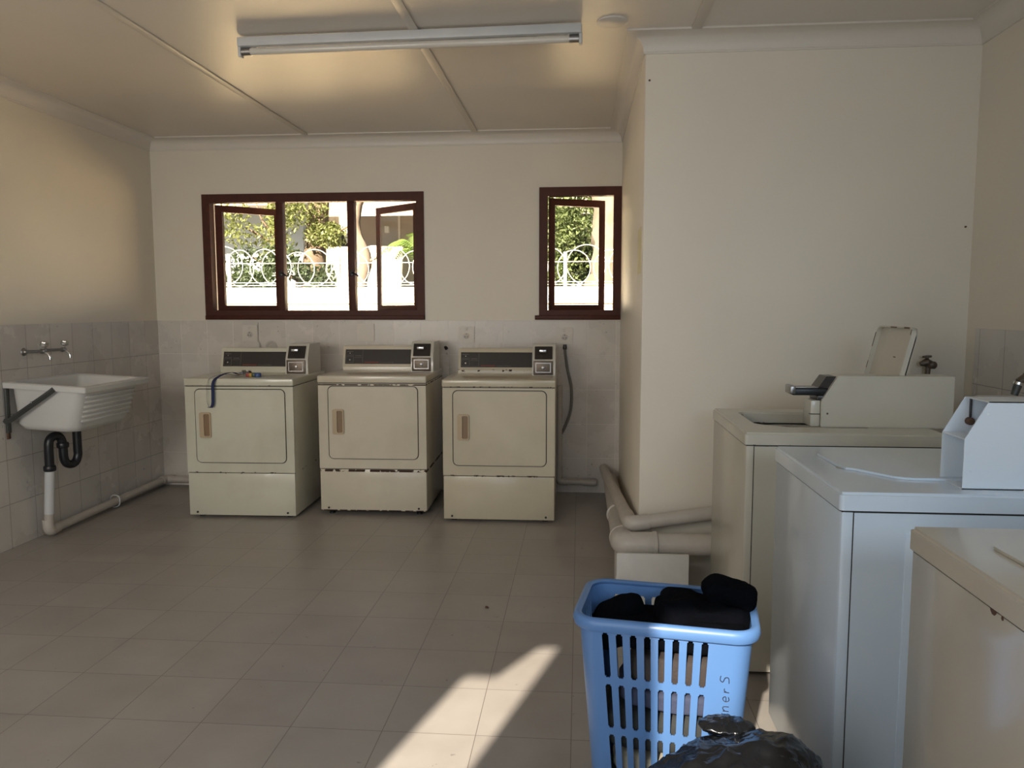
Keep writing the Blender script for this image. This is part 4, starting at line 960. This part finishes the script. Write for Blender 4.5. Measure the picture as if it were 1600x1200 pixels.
while x < 1.2:
    bm = NB(); rr_ = 0.235+random.uniform(-0.02, 0.02); yaw = random.uniform(-0.5, 0.5); zc = 1.655+rr_+random.uniform(-0.01, 0.02)
    tube(bm, [(x+rr_*math.cos(2*PI*i/36)*math.cos(yaw), BY+0.1+rr_*math.cos(2*PI*i/36)*math.sin(yaw)*0.5, zc+rr_*math.sin(2*PI*i/36)) for i in range(36)], 0.0055, 6, closed=True)
    obj('wire_hoop', bm, M_WIRE, r, world=True); x += (0.16, 0.30, 0.22, 0.34)[k % 4]; k += 1
def tree(name, label, base, pts, radii, crowns, m, bark, seed, size=0.06, branches=()):
    random.seed(seed); r = thing(name, label, 'tree', base)
    bm = NB(); P = smooth_path(pts, 5); R_ = [radii[0]+(radii[1]-radii[0])*i/(len(P)-1) for i in range(len(P))]
    tube(bm, P, R_, 12)
    for v in bm.verts: v.co += Vector((noise.noise(v.co*5), noise.noise(v.co*5+Vector((9, 0, 0))), 0))*radii[0]*0.25
    obj('trunk', bm, bark, r, world=True)
    for b in branches:
        bm = NB(); Q = smooth_path(b[0], 4); tube(bm, Q, [b[1]*(1-0.7*i/(len(Q)-1)) for i in range(len(Q))], 8); obj('branch', bm, bark, r, world=True)
    if crowns:
        bm = NB()
        for (c, d, n_) in crowns:
            for _ in range(n_):
                u = Vector((random.gauss(0, 1), random.gauss(0, 1), random.gauss(0, 1))).normalized()*random.random()**0.5
                p = Vector((c[0]+u.x*d[0], c[1]+u.y*d[1], c[2]+u.z*d[2]))
                if noise.noise(p*1.6) < -0.12: continue
                M = Matrix.Translation(p) @ Matrix.Rotation(random.uniform(0, 6.3), 4, 'Z') @ Matrix.Rotation(random.uniform(-1.2, 1.2), 4, 'X') @ Matrix.Rotation(random.uniform(-1, 1), 4, 'Y')
                s = size*random.uniform(0.6, 1.3)
                vs = [bm.verts.new(M @ Vector(q)) for q in ((-s*.45, 0, 0), (0, -s, 0), (s*.45, 0, 0.01), (0, s, 0))]
                bm.faces.new(vs)
        obj('foliage', bm, m, r, world=True, flip=False)
    return r
tree('garden_tree', 'leafy tree with a thick trunk seen through the middle of the wide window', (-4.5, 13, -0.12),
     [(-4.62, 13, -0.12), (-4.6, 13, 1.5), (-4.45, 13, 2.4), (-4.3, 13, 4.5)], (0.23, 0.15),
     [((-5.5, 12.6, 2.75), (0.55, 0.6, 0.42), 1500), ((-5.0, 12.5, 2.95), (0.5, 0.5, 0.55), 1300), ((-4.55, 12.4, 3.1), (0.6, 0.5, 0.5), 1300), ((-4.1, 12.6, 2.55), (0.42, 0.4, 0.22), 900), ((-4.0, 12.6, 3.35), (0.9, 0.8, 0.22), 1300), ((-4.95, 12.5, 2.3), (0.35, 0.4, 0.3), 600)], M_LEAFY, M_BARK, 1, 0.038,
     [([(-4.5, 13, 1.9), (-4.9, 12.8, 2.3), (-5.5, 12.6, 2.7)], 0.05), ([(-4.5, 13, 2.2), (-4.2, 12.8, 2.5), (-3.8, 12.7, 2.7)], 0.045), ([(-4.5, 13, 1.7), (-5.1, 12.7, 2.05), (-5.6, 12.6, 2.3)], 0.04), ([(-4.9, 12.8, 2.3), (-5.2, 12.6, 2.8), (-5.3, 12.6, 3.1)], 0.03)])
tree('hedge_bush', 'dark low shrubs behind the fence at the left of the wide window', (-4.6, 12.0, -0.12), [(-4.6, 12.2, -0.12), (-4.6, 12.2, 1.0)], (0.05, 0.03),
     [((-5.2, 11.9, 1.70), (1.1, 0.4, 0.55), 3800), ((-4.0, 12.0, 1.65), (0.6, 0.35, 0.45), 2000), ((-5.0, 12.3, 2.1), (0.9, 0.3, 0.3), 900)], M_LEAFD, M_BARK, 2, 0.05)
tree('slim_tree', 'slim crooked tree trunk between the mullion and the right window leaf', (-3.5, 12.5, -0.12),
     [(-3.60, 12.5, -0.12), (-3.58, 12.5, 1.5), (-3.46, 12.5, 2.15), (-3.58, 12.5, 2.5), (-3.62, 12.5, 2.8), (-3.48, 12.5, 3.2), (-3.3, 12.5, 3.6)], (0.11, 0.07),
     [((-3.3, 12.5, 3.35), (0.6, 0.5, 0.16), 420)], M_LEAFY, M_PALEBARK, 3, 0.04, [([(-3.46, 12.5, 2.1), (-3.3, 12.45, 2.16), (-3.2, 12.4, 2.2)], 0.035)])
tree('big_tree', 'big pale trunk seen through the narrow window', (0.3, 12.5, -0.12),
     [(0.30, 12.5, -0.12), (0.33, 12.5, 1.4), (0.42, 12.5, 2.1), (0.40, 12.5, 2.9), (0.30, 12.5, 4.2)], (0.36, 0.15),
     [((-0.4, 13.6, 3.0), (1.3, 0.8, 1.1), 7000), ((-0.4, 13.3, 1.7), (1.4, 0.5, 0.7), 1800)], M_LEAF, M_PALEBARK, 4, 0.045, [([(0.42, 12.5, 2.1), (0.7, 12.5, 2.6), (0.85, 12.5, 3.3)], 0.12)])
tree('back_hedge', 'dense dark hedge filling the narrow window behind the trunk', (0.0, 15, -0.12), [(0, 15, -0.12), (0, 15, 1.5)], (0.1, 0.06),
     [((-0.2, 15, 2.2), (2.6, 0.6, 2.6), 6500)], M_LEAFD, M_BARK, 5, 0.10)
def palm():
    r = thing('palm', 'bright green palm fronds at the right of the wide window', 'palm', (-2.35, 12.2, -0.12)); random.seed(8)
    bm = NB(); tube(bm, [(-2.38, 12.2, -0.12), (-2.38, 12.2, 1.9)], [0.07, 0.04], 10); obj('trunk', bm, M_BARK, r, world=True)
    for k in range(9):
        a = 2*PI*k/9+0.3; L = random.uniform(0.6, 0.85); hgt = random.uniform(0.35, 0.7); bm = NB(); n = 26; z0 = 1.9
        spine = [Vector((-2.38+math.cos(a)*L*t, 12.2+math.sin(a)*L*t*0.7, z0+hgt*math.sin(t*2.5))) for t in [i/n for i in range(n+1)]]
        tube(bm, spine, [0.010*(1-0.7*i/n) for i in range(n+1)], 5)
        for i in range(3, n):
            d = (spine[i]-spine[i-1]).normalized(); sd = d.cross(Vector((0, 0, 1))).normalized(); ll = 0.22*math.sin(PI*i/n)**0.6
            for s in (-1, 1):
                e = spine[i]+sd*s*ll+d*ll*0.5-Vector((0, 0, ll*0.55)); w2 = d*0.014
                vs = [bm.verts.new(q) for q in (spine[i]-w2, spine[i]+w2, e)]; bm.faces.new(vs)
        obj('frond', bm, M_PALM, r, world=True, flip=False)
palm()
# houses beyond
M_HOUSE = plaster('house_taupe', (0.46, 0.41, 0.36), 0.8); M_ROOF = mat('roof_sheet', (0.42, 0.37, 0.29), 0.6, 0, 0.1, 2); M_HGREY_SHADE = plaster('house_grey', (0.34, 0.36, 0.38), 0.8)  # the grey has tree shade put into its colour
r = thing('long_house', 'long house with a pale projecting roof seen beyond the fence', 'house', (-3.5, 19, -0.12))
bm = NB(); box(bm, -5.9, 1.0, 19, 23, -0.12, 3.82); obj('wall', bm, M_HOUSE, r, world=True)
bm = NB(); loft(bm, [[(x, 17.2, 3.40), (x, 17.2, 3.52), (x, 22, 5.6), (x, 22, 5.45)] for x in (-5.75, 1.5)]); obj('roof', bm, M_ROOF, r, world=True)
bm = NB(); box(bm, -5.85, -5.35, 18.96, 19.0, 2.85, 3.2); w_ = obj('window', bm, mat('dark_glass', (0.05, 0.05, 0.05), 0.2), r, world=True)
bm = NB(); box(bm, -4.75, -4.65, 18.9, 19.0, 3.2, 3.36, 0.01); obj('outside_lamp', bm, M_BWHITE, r, world=True)
bm = NB(); box(bm, -4.42, -4.38, 18.95, 19.0, 0, 3.6); obj('downpipe', bm, M_BWHITE, r, world=True)
r = thing('garden_wall', 'sunlit cream garden wall standing between the fence and the long house', 'wall', (-3, 16, -0.12))
bm = NB(); box(bm, -5.60, -0.2, 16, 16.2, -0.12, 2.64, 0.01); obj('wall_body', bm, mat('garden_wall_paint', (0.32, 0.275, 0.195), 0.8), r, world=True)
r = thing('grey_house', 'grey shaded house wall at the far left of the wide window', 'house', (-9, 17, -0.12))
bm = NB(); box(bm, -13, -6.1, 17, 21, -0.12, 3.45); obj('wall', bm, M_HGREY_SHADE, r, world=True)
bm = NB(); box(bm, -13.4, -6.0, 15.6, 21, 3.45, 3.65); obj('roof', bm, M_ROOF, r, world=True)
bm = NB(); box(bm, -8.4, -5.9, 15.9, 16.9, -0.12, 2.35); obj('lower_block', bm, M_HGREY_SHADE, r, world=True)
